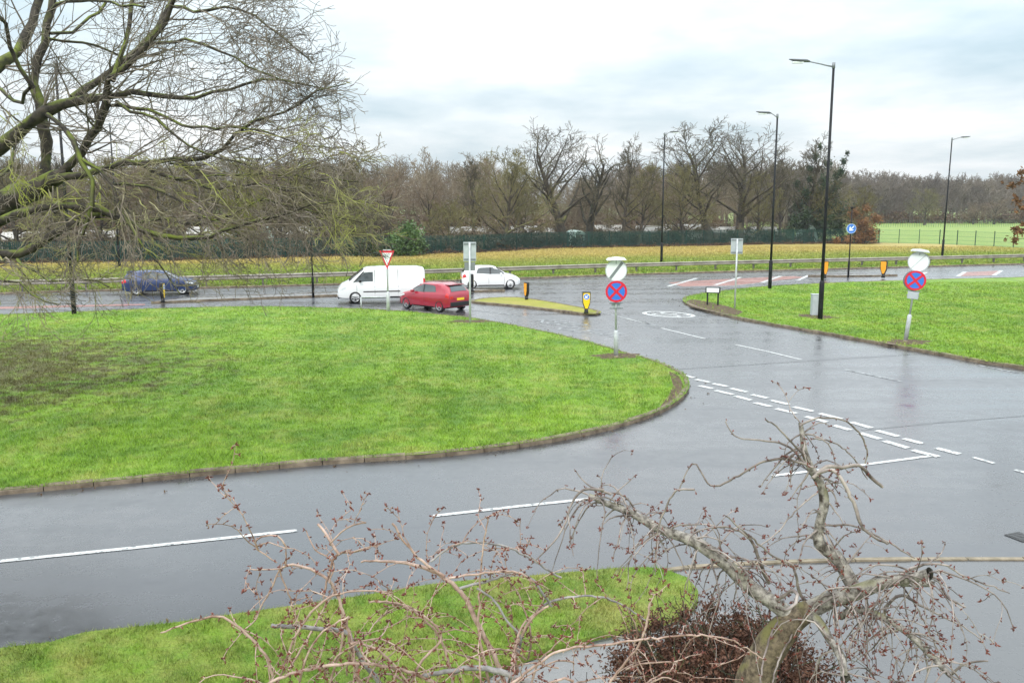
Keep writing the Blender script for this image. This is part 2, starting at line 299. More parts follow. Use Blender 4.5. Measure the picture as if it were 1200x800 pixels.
def kerb(name, pts, m='concrete', width=.14, h=.115, closed=False, inward=1, z0=0.0):
    """individual kerb stones along a line, with slight joints"""
    mb = MB(); P = [Vector((p[0], p[1], 0)) for p in pts]
    if closed: P.append(P[0])
    acc = 0
    # resample to stone lengths
    st = [P[0]]; need = .9; rest = need
    for a, b in zip(P, P[1:]):
        L_ = (b-a).length; d = 0
        while L_-d >= rest:
            d += rest; st.append(a+(b-a)*(d/L_)); rest = need
        rest -= L_-d
    st.append(P[-1]); rnd = random.Random(3)
    for i, (a, b) in enumerate(zip(st, st[1:])):
        if (b-a).length < .05: continue
        d = (b-a).normalized()
        def nrm(j):
            q = (st[min(j+1, len(st)-1)]-st[max(j-1, 0)]).normalized(); return Vector((-q.y, q.x, 0))*inward
        na, nb = nrm(i), nrm(i+1); a2 = a+d*.008; b2 = b-d*.008; j = rnd.uniform(-.008, .008)
        prof = [(0, z0-.05), (0, z0+h-.03), (.025, z0+h+.004), (width, z0+h+.008), (width, z0-.05)]
        vs = [a2+na*(u+j*.5)+Vector((0, 0, v+(j if v > z0 else 0))) for u, v in prof]+[b2+nb*(u+j*.5)+Vector((0, 0, v+(j if v > z0 else 0))) for u, v in prof]
        mb.add(vs, [(k, k+1, k+6, k+5) for k in range(4)]+[(0, 1, 2, 3, 4), (9, 8, 7, 6, 5)])
    o = mb.build(name, m); tag(o, kind='structure'); return o
# ------------------------------------------------------------------ the ground
sheet('ground', [(-2500, -300), (2500, -300), (2500, 4000), (-2500, 4000)], -.06, 'field')
far_kerb_px = [(-1200, 384), (-300, 356), (0, 345), (100, 342), (400, 334), (640, 326), (760, 322), (900, 318), (1050, 314), (1200, 310), (1500, 303), (2200, 289)]
far_kerb = spline([G(*p) for p in far_kerb_px], 2.0)
sheet('road', [(-120, 4.2), (70, 4.2)]+[(p.x, p.y+.6) for p in far_kerb[::-1] if -120 < p.x < 110], 0.0, 'asphalt')
kerb('kerb', [p for p in far_kerb if -70 < p.x < 90], inward=1)
left_px = [(-420, 618), (0, 580), (130, 568.5), (260, 555.5), (400, 543), (500, 537), (600, 526), (680, 512), (740, 497), (782, 481), (803, 465), (808, 452), (800, 440), (780, 430), (757, 422), (727, 414), (690, 403), (640, 391), (590, 381), (540, 373), (470, 366.5), (400, 363), (300, 361), (200, 363), (100, 367), (0, 371), (-300, 384), (-700, 408)]
left_o = [Vector((p.x, p.y, 0)) for p in spline([G(*p) for p in left_px], .8)]+[Vector((-60, 30, 0))]
right_px = [(1900, 520), (1400, 460), (1200, 433), (1140, 424), (1080, 413), (1020, 402), (960, 391), (900, 381), (850, 371), (815, 362), (801, 355), (803, 349.5), (822, 345.5), (850, 342), (900, 337), (1000, 332), (1100, 328.5), (1200, 326), (1500, 316), (2300, 300)]
right_o = [Vector((p.x, p.y, 0)) for p in spline([G(*p) for p in right_px], .8)]
near_px = [(-500, 800), (0, 768), (100, 749), (200, 738), (310, 722), (420, 706), (520, 690), (640, 680), (730, 672), (775, 673), (806, 684), (818, 700), (812, 718), (780, 735), (735, 744), (690, 755), (640, 768), (580, 790), (520, 830), (420, 900), (0, 1100), (-900, 1300)]
near_o = [Vector((p.x, p.y, 0)) for p in spline([G(*p) for p in near_px], .25)]
split_px = [(553, 355), (600, 359.5), (650, 365), (688, 370), (703, 369), (700, 365.5), (670, 360), (640, 354.5), (605, 350), (570, 351)]
split_o = [Vector((p.x, p.y, 0)) for p in spline([G(*p) for p in split_px], .3, True)]
def island(name, outline, m, z=.105, ker=None, closed=False, mk='concrete', inward=None, inset=.1):
    o = sheet(name, outline, z, m)
    return o
island('grass_island', left_o, 'lawn'); island('grass_bank', right_o+[Vector((140, 30, 0))], 'lawn'); sheet('grass_verge', near_o, .105, 'lawn_near', thick=.12); island('traffic_island', split_o, 'dullgrass')
kerb('kerb', left_o[:-1], inward=1); kerb('kerb', right_o, inward=-1, m='concrete'); kerb('kerb', split_o, closed=True, inward=1, width=.16)
tip_ = G(812, 718); ti_ = min(range(len(near_o)), key=lambda i: (near_o[i]-Vector((tip_.x, tip_.y, 0))).length); kerb('kerb', near_o[:ti_], inward=-1, h=.08, width=.12)
# road-side verge beyond the carriageway, up to the fence and further; park and wood floor behind
fence_px = [(-700, 345), (-300, 322), (0, 310), (150, 308), (300, 304), (560, 297), (640, 292), (760, 290), (880, 287), (1030, 285.5)]
fence_l = [G(*p) for p in fence_px]
mesh_fence_px = [(1030, 285.5), (1100, 287), (1200, 291.5), (1320, 298)]
mesh_l = [G(*p) for p in mesh_fence_px]
vk = [p for p in far_kerb if p.x < 140]
sheet('verge', [(p.x, p.y+.08) for p in vk]+[(140, 170), (60, 150)]+[(p.x, p.y+1.5) for p in mesh_l[::-1]]+[(p.x, p.y+1.5) for p in fence_l[::-1]], .105, 'verge')
pw = [Vector((-260, 70, 0))]+[Vector((p.x, p.y+.4, 0)) for p in fence_l]
ed_ = []; rq = random.Random(8)
for p_ in spline([tuple(q_) for q_ in fence_l], .8): ed_.append((p_.x, p_.y-1.0-.9*rq.random()-.6*math.sin(p_.x*.3)*rq.random()))
sheet('fallen_leaf_strip', ed_+[(p_.x, p_.y+1.2) for p_ in fence_l[::-1]], .116, 'litter2')
sheet('woodland_floor', pw+[Vector((46, 125, 0)), Vector((50, 180, 0)), Vector((60, 420, 0)), Vector((-400, 420, 0))], .112, 'litter')
sheet('park_field', [(p.x, p.y+.4) for p in mesh_l]+[(200, 90), (420, 230), (300, 500), (60, 420), (50, 180), (46, 125)], .109, 'field')
# path and driveway on this side
path_px = [(812, 720), (760, 741), (700, 755), (650, 768), (590, 792), (520, 838), (640, 900), (800, 900), (1000, 800), (900, 740)]
dw = [G(742, 673), G(800, 665), G(880, 660), G(960, 657), G(1080, 655), G(1200, 655), G(1500, 655)]
sheet('driveway', [dw[0]]+dw[1:]+[(14, 3), (-30, 3), (-30, 6), G(300, 1000), G(520, 850), G(590, 792), G(690, 757)], .03, 'driveway')
sheet('footpath', [G(828, 716), G(805, 724), G(775, 738), G(735, 748), G(690, 758), G(640, 771), G(580, 794), G(520, 838), G(420, 920), G(560, 990), G(760, 860), G(900, 770), G(910, 730)], .036, 'path', thick=.05)
kerb('dropped_kerb', spline(dw, .5), m='concrete2', h=.05, width=.13, inward=-1)
# slot channel of joints / seams on the junction
def strip(pts, width, z=.004):
    P = [Vector((p[0], p[1], 0)) for p in pts]; l = []; r = []
    for i, p in enumerate(P):
        d = (P[min(i+1, len(P)-1)]-P[max(i-1, 0)]).normalized(); n = Vector((-d.y, d.x, 0))*(width/2)
        l.append(p+n); r.append(p-n)
    n = len(P); return [(v.x, v.y, z) for v in l+r], [(i, i+1, n+i+1, n+i) for i in range(n-1)]
sm = MB()
for a, wd in (([(700, 446), (790, 432.5), (900, 425.5), (1060, 415.5), (1140, 411)], .22), ([(1010, 504), (1100, 495), (1200, 487), (1400, 474)], .08), ([(600, 352), (700, 357), (760, 359.5), (803, 359)], .35), ([(762, 381), (772, 384), (790, 386)], .5)):
    sm.add(*strip([G(*p) for p in a], wd, .004))
tag(sm.build('road_seam', 'seam'), kind='structure')
# red surfacing between the carriageways
def px_poly(name, px, z, m): return tag(sheet(name, [G(*p) for p in px], z, m), kind='structure')
px_poly('red_surfacing', [(783, 331), (850, 327), (930, 323.5), (945, 325), (900, 330), (860, 334.5), (800, 336)], .004, 'redroad')
px_poly('red_surfacing', [(1129, 319), (1170, 317.2), (1166, 322.5), (1122, 323.8)], .004, 'redroad')
px_poly('red_surfacing', [(-60, 362), (0, 359.3), (140, 356.5), (170, 356), (170, 357.5), (0, 362), (-60, 365)], .004, 'redroad')
# markings
mk = MB(); mw = MB()
def line(px, wd, b=mk, z=.008): b.add(*strip([G(*p) for p in px], wd, z))
line([(-200, 675), (0, 657.5), (150, 642.5), (348, 621.5)], .12); line([(508, 604.5), (600, 594), (700, 583.5)], .12); line([(905, 557.5), (1000, 546), (1092, 534)], .12)
z2 = lambda x, y: (x*.35+780, y*.35+400)
rowA = [(55,112,95,122),(100,127,148,137),(158,141,207,151),(218,157,272,170),(288,178,342,190),(352,197,412,211),(428,219,494,234),(515,241,590,260),(620,270,690,290),(706,298,780,318),(798,325,860,342),(905,357,985,377)]
rowB = [(112,148,158,158),(166,164,225,178),(233,183,288,197),(298,205,352,218),(370,225,438,241),(468,251,540,270),(562,281,620,297),(650,306,718,327),(732,333,812,357),(826,364,915,386)]
for a in rowA+rowB: line([z2(a[0], a[1]), z2(a[2], a[3])], .2)
line([z2(1030,388), z2(1100,408)], .12); line([z2(1170,430), z2(1290,462)], .12)
for a in (((862,404),(900,412),(939,421.5)), ((775,384.5),(826,397)), ((727,371.5),(760,379.5)), ((990,433),(1056,447))): line(a, .13, mw if a[0][0] > 980 else mk)
line([(1147,428),(1193,437)], .1, mw); line([(540, 362.5),(577,366),(622,372)], .13, mw); line([(703, 366), (740, 374), (770, 382)], .1, mw)
line([(395, 359), (470, 363.5), (520, 367)], .1, mw)
# lane lines on the main road
def offs(line_, d0, d1, on, off, wd, x0, x1):
    acc = 0
    P = [p for p in line_ if x0 < p.x < x1]; D = 0
    for a, b in zip(P, P[1:]):
        q = (b-a).normalized(); n = Vector((q.y, -q.x, 0))
        if (D % (on+off)) < on: mw.add(*strip([a+n*d0, b+n*d1], wd, .008))
        D += (b-a).length
offs(far_kerb, 3.7, 3.7, 4, 4, .12, -60, 90); offs(far_kerb, .35, .35, 1, 0, .1, -60, 90); offs(far_kerb, 7.3, 7.3, 1, 0, .1, 4, 26)
offs(far_kerb, 12.5, 12.5, 4, 4, .12, -60, -10)
for a in (((783, 335.5), (817, 326)), ((838, 334), (868, 325)), ((893, 331), (915, 323.5)), ((934, 329), (948, 322.5)), ((1070, 326), (1086, 319)), ((1122, 324), (1131, 318.5)), ((1164, 323), (1174, 317))): line(a, .3)
line([(783, 336), (860, 334.8), (905, 330.5), (948, 328)], .12); line([(1055, 325), (1120, 324), (1200, 322)], .1, mw); line([(640, 343), (700, 341), (760, 339), (800, 336)], .12, mw)
line([(800, 344.3), (850, 340.6), (940, 333.5), (1050, 329), (1200, 324.8)], .1, mw)
# oval speed roundel painted on the road, and the two worn rows of lettering in the slip lane
def text_mesh(s, size=1.0):
    cu = bpy.data.curves.new('t', 'FONT'); cu.body = s; cu.size = size; cu.align_x = 'CENTER'; cu.align_y = 'CENTER'; cu.resolution_u = 3
    o = bpy.data.objects.new('t', cu); C.objects.link(o); dg = bpy.context.evaluated_depsgraph_get(); me = bpy.data.meshes.new_from_object(o.evaluated_get(dg))
    vs = [v.co.copy() for v in me.vertices]; fs = [tuple(p.vertices) for p in me.polygons]
    bpy.data.objects.remove(o); bpy.data.meshes.remove(me); return vs, fs
A, B, Cc, D_ = G(756, 365.5), G(812, 371.5), G(790, 363.8), G(777, 373.2)
ctr = (A+B)/2; ax = (B-A)/2; ay = (G(800, 365.2)-G(768, 371.8))*.42; ay = ay-ax*(ay.dot(ax)/ax.dot(ax)); ay = ay.normalized()*1.05
n = 40; vs = []
for k in range(n):
    t = 2*math.pi*k/n
    for s in (1, .84): vs.append(ctr+ax*math.cos(t)*s+ay*math.sin(t)*(s if s == 1 else .74)+Vector((0, 0, .008)))
mk.add(vs, [(2*k, 2*k+1, (2*k+3) % (2*n), (2*k+2) % (2*n)) for k in range(n)])
def road_text(s, c, right, up, b):
    v, f = text_mesh(s); b.add([c+right*q.x+up*q.y+Vector((0, 0, .008)) for q in v], f)
ux = ax.normalized(); uy = ay.normalized()
road_text('30', ctr, -uy*1.35, ux*2.6, mk)
ld = (G(688, 380)-G(625, 372)).normalized(); ln = Vector((-ld.y, ld.x, 0))
road_text('KEEP', G(655, 378.5), ld*1.3, ln*1.7, mw); road_text('CLEAR', G(690, 388.5), ld*1.15, ln*1.7, mw)
tag(mk.build('road_markings', 'paint'), kind='structure'); tag(mw.build('road_markings', 'wornpaint'), kind='structure')
# bare soil round the posts
SOIL = []
def soil(px, py, rx, ry, z=.109, seed=0):
    c = G(px, py, .1); rnd = random.Random(seed); n = 26
    ph = [rnd.uniform(0, 6.28) for _ in range(4)]
    pts = []
    for k in range(n):
        t = 2*math.pi*k/n; q = 1+.18*math.sin(2*t+ph[0])+.14*math.sin(5*t+ph[1])+.1*math.sin(7*t+ph[2])
        pts.append((c.x+rx*q*math.cos(t), c.y+ry*q*math.sin(t)))
    SOIL.append(pts); tag(sheet('bare_soil', pts, z, 'soil'), kind='structure')
soil(722, 417, .75, .7, seed=1); soil(1062, 401, 1.0, .7, seed=2); soil(552, 376.5, .9, .6, seed=3); soil(957, 371, .9, .8, seed=5)
for q_ in ([(804,354),(807,351.5),(816,351),(835,355),(855,359.5),(872,366),(862,370),(845,367.5),(822,362.5),(810,359.5)], [(784,435),(796,441),(801,452),(797,462),(784,474),(770,481),(782,466),(789,452)]):
    pl_ = [G(*p_, .1) for p_ in q_]; SOIL.append([(p_.x, p_.y) for p_ in pl_]); tag(sheet('bare_soil', pl_, .109, 'soil'), kind='structure')
# painted kerb of the long central reservation
med_px = [(177, 356), (250, 353), (400, 347.3), (500, 344.2), (569, 342), (592, 341.6)]
med = [G(*p) for p in med_px]
mdn = Vector((-vdir.y, vdir.x, 0))
def reservation(name, L1, wd):
    P = spline(L1, 1.0); top = [p+mdn*wd*(min(1, i/2.)*min(1, (len(P)-1-i)/2.)+.02) for i, p in enumerate(P)]
    o = sheet(name, [(p.x, p.y) for p in P]+[(p.x, p.y) for p in top[::-1]], .112, 'path')
    kerb('kerb', P, m='concrete', inward=1, width=.12, h=.12); kerb('kerb', top, m='concrete', inward=-1, width=.12, h=.12)
reservation('central_reservation', med, 1.5)
reservation('central_reservation', [G(947, 324.5), G(1000, 324.6), G(1052, 323.6)], 1.5)
# drain cover by the driveway
o = MB(); cN = G(1196, 629)
o.box(-.35, .35, -.35, .35, .004, .012)
for i in range(6): o.box(-.3, .3, -.29+i*.11, -.24+i*.11, .012, .018)
o = o.build('manhole_cover', 'iron'); o.location = cN; o.scale = (.5, .5, 1); o.rotation_euler.z = .4; tag(o, 'dark iron cover set in the wet tarmac beside the driveway', 'manhole cover')
# ------------------------------------------------------------------ tubes for trees (fast)
def tubes(polys, sides):
    """polys: list of (points, radii); returns vertices and quads"""
    Vs = []; Fs = []; base = 0; ang = np.arange(sides)*2*np.pi/sides; ca, sa = np.cos(ang), np.sin(ang)
    for P, Rd in polys:
        P = np.asarray(P, float); Rd = np.asarray(Rd, float); n = len(P)
        T = np.empty_like(P); T[1:-1] = P[2:]-P[:-2]; T[0] = P[1]-P[0]; T[-1] = P[-1]-P[-2]
        T /= np.linalg.norm(T, axis=1)[:, None]+1e-9
        m = T.mean(0); ref = np.array((0, 0, 1.)) if abs(m[2]) < .8*np.linalg.norm(m)+1e-9 else np.array((1., 0, 0))
        A = np.cross(T, ref); A /= np.linalg.norm(A, axis=1)[:, None]+1e-9; B = np.cross(A, T)
        V = P[:, None, :]+Rd[:, None, None]*(A[:, None, :]*ca[None, :, None]+B[:, None, :]*sa[None, :, None])
        Vs.append(V.reshape(-1, 3))
        i = np.arange(n-1)[:, None]*sides; k = np.arange(sides)[None, :]; k2 = (k+1) % sides
        Fs.append((np.stack((i+k, i+k2, i+sides+k2, i+sides+k), -1)).reshape(-1, 4)+base); base += n*sides
    if not Vs: return np.zeros((0, 3)), np.zeros((0, 4), int)
    return np.concatenate(Vs), np.concatenate(Fs)
def grow(rnd, p, d, length, r, lvl, maxl, out, up=.12, wob=.22, kids=(5, 6, 6, 5), spread=(35, 60), ratio=.62, rratio=.5, droop=0, bias=None, seg=None):
    """grows one branch and its children; out[lvl] collects (points, radii)"""
    n = seg or max(3, 7-lvl*1); st = length/n; pts = [p.copy()]; rad = [r]; d = d.normalized(); dirs = [d.copy()]
    for i in range(n):
        t = (i+1)/n
        d = (d+Vector((rnd.gauss(0, wob), rnd.gauss(0, wob), rnd.gauss(0, wob)))*.6+Vector((0, 0, up if lvl < maxl else up*.4))*.5+Vector((0, 0, -droop*t*(lvl+1)*.4))+(bias*.15 if bias else Vector())).normalized()
        p = p+d*st; pts.append(p.copy()); rad.append(r*(1-t*.75)); dirs.append(d.copy())
    out.setdefault(lvl, []).append(([tuple(q) for q in pts], rad))
    if lvl >= maxl: return
    k = kids[min(lvl, len(kids)-1)]
    for j in range(k):
        t = (.25 if lvl else .3)+.75*(j+rnd.random()*.8)/k; t = min(t, .99); i = min(int(t*n), n-1); f = t*n-i
        q = pts[i].lerp(pts[i+1], f); dd = dirs[i+1]
        ax_ = dd.cross(Vector((rnd.gauss(0, 1), rnd.gauss(0, 1), rnd.gauss(0, 1)))).normalized()
        nd = Matrix.Rotation(R(rnd.uniform(*spread)), 3, ax_) @ dd
        grow(rnd, q, nd, length*ratio*rnd.uniform(.7, 1.2)*(1-.35*t), max(r*(1-t*.7)*rratio, .004), lvl+1, maxl, out, up, wob, kids, spread, ratio, rratio, droop, bias)
def wood_meshes(out, split, sides=(7, 5, 4, 3, 3, 3), minr=0.0):
    thick = []; thin = []
    def col(lvls):
        Vs = []; Fs = []; b = 0
        for l in lvls:
            if l not in out: continue
            pl = [(P, [max(x, minr) for x in Rd]) for P, Rd in out[l]]
            v, f = tubes(pl, sides[min(l, 5)]); Vs.append(v); Fs.append(f+b); b += len(v)
        return (np.concatenate(Vs), np.concatenate(Fs)) if Vs else None
    return col([l for l in out if l < split]), col([l for l in out if l >= split])
# ------------------------------------------------------------------ woodland trees: prototypes in natural size, copies share the mesh
def bare_proto(seed, H, spreadw, maxl=4, lean=0, kids=(7, 6, 5, 5), mt='bark_wood', mtw='twig_olive', minr=.018, trunk=.35, up=.14, ratio=.62, low=.0):
    rnd = random.Random(seed); out = {}
    tr = H*.42; pts = [Vector((0, 0, -.2))]; d = Vector((lean, rnd.uniform(-.1, .1), 1)).normalized(); n = 7; rad = [trunk*1.35]
    for i in range(n):
        d = (d+Vector((rnd.gauss(0, .08), rnd.gauss(0, .08), .1))).normalized(); pts.append(pts[-1]+d*(H*.75/n)); rad.append(trunk*(1-.8*(i+1)/n))
    out[0] = [([tuple(p) for p in pts], rad)]
    K = kids[0]*2
    for j in range(K):
        t = .22+low*-.12+.76*(j+rnd.random())/K; i = min(int(t*n), n-1); q = pts[i].lerp(pts[i+1], t*n-i)
        a = j*2.4+rnd.uniform(-.5, .5); el = R(rnd.uniform(18, 50)+25*t)
        dd = Vector((math.cos(a)*math.cos(el), math.sin(a)*math.cos(el), math.sin(el)))
        grow(rnd, q, dd, spreadw*(1.1-.55*t)*rnd.uniform(.75, 1.15), trunk*(1-t*.75)*.55, 1, maxl, out, up=up, kids=kids, ratio=ratio)
    a, b = wood_meshes(out, 2, minr=minr)
    return (npmesh('trunk', a[0], a[1], 4, True), mt), (npmesh('crown', b[0], b[1], 4), mtw)
def place_tree(name, proto, loc, rz, sc, label, cat='tree', group=None, mts=None, sz=None):
    r = empty(name, loc, rz); r.scale = (sc, sc, sz or sc)
    for nm, (me, m) in zip(('trunk', 'crown'), proto):
        if not me.materials: me.materials.append(M[m])
        o = bpy.data.objects.new(nm, me); C.objects.link(o); o.parent = r
    tag(r, label, cat, group); return r
PR = {}
PR['oak'] = bare_proto(11, 14.5, 6.6, 4, kids=(8, 5, 4, 4), mtw='twig_brown', mt='bark_wood', trunk=.42, minr=.016)
PR['oak2'] = bare_proto(23, 14.0, 6.2, 4, kids=(8, 5, 5, 4), mtw='twig_brown', mt='bark_wood', trunk=.36, minr=.016)
PR['olive'] = bare_proto(5, 11, 5.0, 4, kids=(8, 6, 5, 3), mtw='twig_olive', trunk=.26, low=1)
PR['olive2'] = bare_proto(6, 10.5, 4.6, 4, lean=.25, kids=(7, 6, 5, 4), mtw='twig_olive', trunk=.22, low=1)
PR['ash'] = bare_proto(31, 13, 4.0, 4, kids=(8, 5, 5, 3), mtw='twig_brown', trunk=.25, up=.3)
PR['rosy'] = bare_proto(41, 9, 5.2, 4, lean=-.15, kids=(7, 6, 5, 4), mtw='twig_pink', trunk=.25, low=1, up=.05)
PR['dark'] = bare_proto(51, 9.5, 3.6, 3, kids=(6, 5, 5), mt='bark_dark', mtw='twig_brown', trunk=.40)
PR['low'] = bare_proto(61, 6.0, 3.8, 4, lean=.3, kids=(6, 6, 5, 4), mtw='twig_olive', trunk=.16, low=1)
def tree_at(kind, px, basey, topy, label, rz=None, group=None, name='bare_tree', h0=None, wide=1.0):
    fy = float(np.interp(px, [q_[0] for q_ in fence_px], [q_[1] for q_ in fence_px])); basey = min(basey, fy-2.2)
    p = G(px, basey, .1); k = (CAM_H-.1)/(basey-237.0); h = (basey-topy)*k
    nat = {'oak': 14.6, 'oak2': 14.2, 'olive': 11.5, 'olive2': 10.8, 'ash': 13.6, 'rosy': 8.7, 'dark': 9.3, 'low': 6.0}[kind]
    zmax = max(v.co.z for v in PR[kind][1][0].vertices) if kind not in ZM else ZM[kind]; ZM[kind] = zmax
    s = h/zmax
    return place_tree(name, PR[kind], p, rz if rz is not None else random.uniform(0, 6.28), s*wide, label, group=group, sz=s)
ZM = {}
GT = 'bare trees behind the green palisade fence'
tree_at('oak', 662, 288, 141, 'tall spreading bare oak, its crown highest left of the middle lamp post', 0.3, GT, 'oak_tree', wide=1.45)
tree_at('olive', 590, 293, 172, 'greenish bare tree left of the tallest oak, mossy twigs', 1.3, GT)
tree_at('dark', 689, 292, 158, 'bare tree with black ivy-clad trunk right of the tallest oak', 2.0, GT, 'dark_trunk_tree')
tree_at('ash', 729, 290, 156, 'upright bare ash tree left of the middle lamp post', .5, GT, 'ash_tree')
tree_at('olive2', 748, 292, 188, 'small leaning bare tree beside the fence, left of the middle lamp post', 1.0, GT)
tree_at('oak2', 832, 287, 136, 'broad bare tree rising between the two middle lamp posts, left stem', 2.2, GT, 'oak_tree', wide=1.45)
tree_at('oak', 866, 288, 140, 'broad bare tree just left of the taller middle lamp post', 4.1, GT, 'oak_tree', wide=1.45)
tree_at('olive', 800, 290, 190, 'low mossy bare tree right of the middle lamp post', 3.1, GT)
tree_at('olive2', 885, 288, 200, 'low olive-brown bare tree below the lamp post arm', 5.1, GT)
tree_at('ash', 914, 288, 178, 'slim bare tree just right of the taller middle lamp post', 2.7, GT, 'ash_tree')
tree_at('low', 524, 295, 228, 'small crooked hawthorn leaning by the fence above the white car', 0.0, GT, 'hawthorn_tree')
tree_at('rosy', 505, 290, 205, 'rosy twigged bare tree right of the green laurel bush', 1.0, GT)
tree_at('rosy', 452, 292, 196, 'rosy twigged bare tree behind the green laurel bush', 2.0, GT)
tree_at('olive', 415, 296, 188, 'olive bare tree above the white van cab', 4.0, GT)
tree_at('ash', 556, 288, 178, 'thin bare tree behind the back of the left road sign', 3.0, GT, 'ash_tree')
tree_at('olive2', 618, 289, 196, 'olive bare tree between mossy tree and tallest oak', 3.6, GT)
tree_at('rosy', 770, 280, 192, 'rosy bare tree behind the middle lamp post', 4.6, GT)
for i, (x, kd, ty) in enumerate(((370, 'olive', 182), (330, 'rosy', 186), (285, 'olive2', 178), (240, 'ash', 170), (200, 'olive', 184), (160, 'rosy', 180), (115, 'olive2', 176), (70, 'ash', 172), (25, 'olive', 180), (-30, 'oak2', 160))):
    tree_at(kd, x, 296+(370-x)*.03, ty, 'bare tree behind the fence, half hidden by the big mossy tree', i*1.3, GT)
tree_at('low', 965, 287, 205, 'small bare tree under the ivy-clad tree', 2.0, GT)
tree_at('olive', 1005, 284, 215, 'last bare tree at the right end of the palisade fence', 2.0, GT)
tree_at('rosy', 1165, 263, 232, 'rosy brown bare tree at the edge of the far park', 1.0, 'trees at the far edge of the park', wide=1.6)
tree_at('rosy', 1140, 263, 236, 'smaller rosy bush-like tree at the edge of the far park', 3.0, 'trees at the far edge of the park', wide=1.5)
tree_at('olive', 1083, 264, 219, 'round olive tree standing alone in the far park', 2.0, 'trees at the far edge of the park', wide=1.25)
# ------------------------------------------------------------------ leaf masses
def leaf_mesh(name, centers, radii, n, size, squash=1.0, seed=1, shell=.55):
    """small leaf-sized faces spread through ellipsoid clumps"""
    r = np.random.RandomState(seed); K = len(centers); cen = np.array([tuple(c) for c in centers]); rad = np.array([q if hasattr(q, '__len__') else (q, q, q) for q in radii], float)
    wts = rad.prod(1)**(2/3); idx = r.choice(K, n, p=wts/wts.sum())
    d = r.normal(size=(n, 3)); d /= np.linalg.norm(d, axis=1)[:, None]; rr = (shell+(1-shell)*r.rand(n))**.7 if shell > .5 else np.minimum(np.abs(r.normal(0, .58, n)), 1.6)
    P = cen[idx]+d*rad[idx]*rr[:, None]
    a = r.normal(size=(n, 3)); a /= np.linalg.norm(a, axis=1)[:, None]; b = np.cross(a, r.normal(size=(n, 3))); b /= np.linalg.norm(b, axis=1)[:, None]
    s = size*(.6+.8*r.rand(n))[:, None]
    V = np.stack((P-a*s, P+b*s*.45, P+a*s, P-b*s*.45), 1).reshape(-1, 3); Fc = np.arange(4*n).reshape(n, 4)
    return npmesh(name, V, Fc, 4)
# ivy-clad tree
p = G(942, 287, .1); k = 5.5/50.0
tr = tree_at('ash', 942, 287, 155, 'bare tree wrapped in dark ivy behind the tallest lamp post', 0.4, GT, 'ivy_clad_tree', wide=1.3)
S = tr.scale[2]
cl_c = []; cl_r = []; rnd = random.Random(5)
for (px_, py_, rr) in ((940,265,13),(935,240,10),(933,215,7),(960,262,15),(985,268,13),(955,238,13),(968,212,10),(975,235,12),(988,200,7),(992,187,5),(972,190,8),(957,180,6),(950,196,7),(962,168,4),(1000,250,9),(985,215,7),(925,275,9),(996,176,3.5),(945,225,8), (1005,272,10), (966, 250, 14), (945,255,12), (960,225,9), (978,222,8), (985,245,12), (930,262,10), (972,262,15), (955,270,14), (982,205,6), (950,208,6)):
    c = at(px_, py_, p.y+rnd.uniform(-2, 2)); cl_c.append(((c.x-p.x), c.y-p.y, c.z-.1)); rr *= k; cl_r.append((rr, rr, rr*1.15))
iv = empty('ivy_holder', p) if False else None
me = leaf_mesh('ivy', [Vector(c) for c in cl_c], [(a_*.82, b_*.82, c_*.9) for a_, b_, c_ in cl_r], 24000, .16, seed=4, shell=.1)
MI = Matrix.Rotation(-0.4, 4, 'Z')
sc_ = tr.scale; me.transform(Matrix.Diagonal((1/sc_[0], 1/sc_[1], 1/sc_[2], 1)) @ MI); link('ivy', me, 'ivy', tr)
# green laurel, orange bush
def bush(name, px, by, clumps, n, size, m, label, cat='bush', group=None, seed=3, depth=1.5):
    p = G(px, by, .1); k = (CAM_H-.1)/(by-237.0); rnd = random.Random(seed); cs = []; rs = []
    for (cx_, cy_, rr) in clumps:
        cs.append(Vector(((cx_-px)*k, rnd.uniform(-depth, depth), (by-cy_)*k))); rr *= k; rs.append((rr, rr, rr))
    root = empty(name, p); link('foliage', leaf_mesh('foliage', cs, rs, n, size, seed=seed, shell=.15), m, root)
    out = {}
    for j in range(7): grow(rnd, Vector((rnd.uniform(-.3, .3), rnd.uniform(-.3, .3), 0)), Vector((rnd.uniform(-.7, .7), rnd.uniform(-.5, .5), 1)), 2.4, .05, 1, 2, out, kids=(3, 4))
    v, f = tubes([q for l in out for q in out[l]], 4); link('stem', npmesh('stem', v, f, 4), 'bark_dark', root)
    return tag(root, label, cat, group)
bush('laurel_bush', 476, 300, ((462,284,11),(474,280,13),(486,276,12),(492,288,10),(468,292,10),(480,268,9),(455,290,7),(484,292,9)), 9000, .16, 'laurel', 'bright green laurel bush in front of the palisade fence', seed=8)
bush('bramble_bush', 436, 301, ((424,290,12),(440,286,12),(452,294,9),(410,294,9)), 5000, .16, 'ivy', 'dark evergreen bush left of the green laurel', seed=9)
bush('beech_bush', 1012, 286, ((1010,262,10),(1018,272,10),(1008,278,10),(1022,256,7),(1002,250,8),(1016,244,6),(1024,280,6),(990,281,6),(980,282,5)), 5200, .15, 'orangeleaf', 'orange-brown leafy bush at the right end of the palisade fence', seed=10)
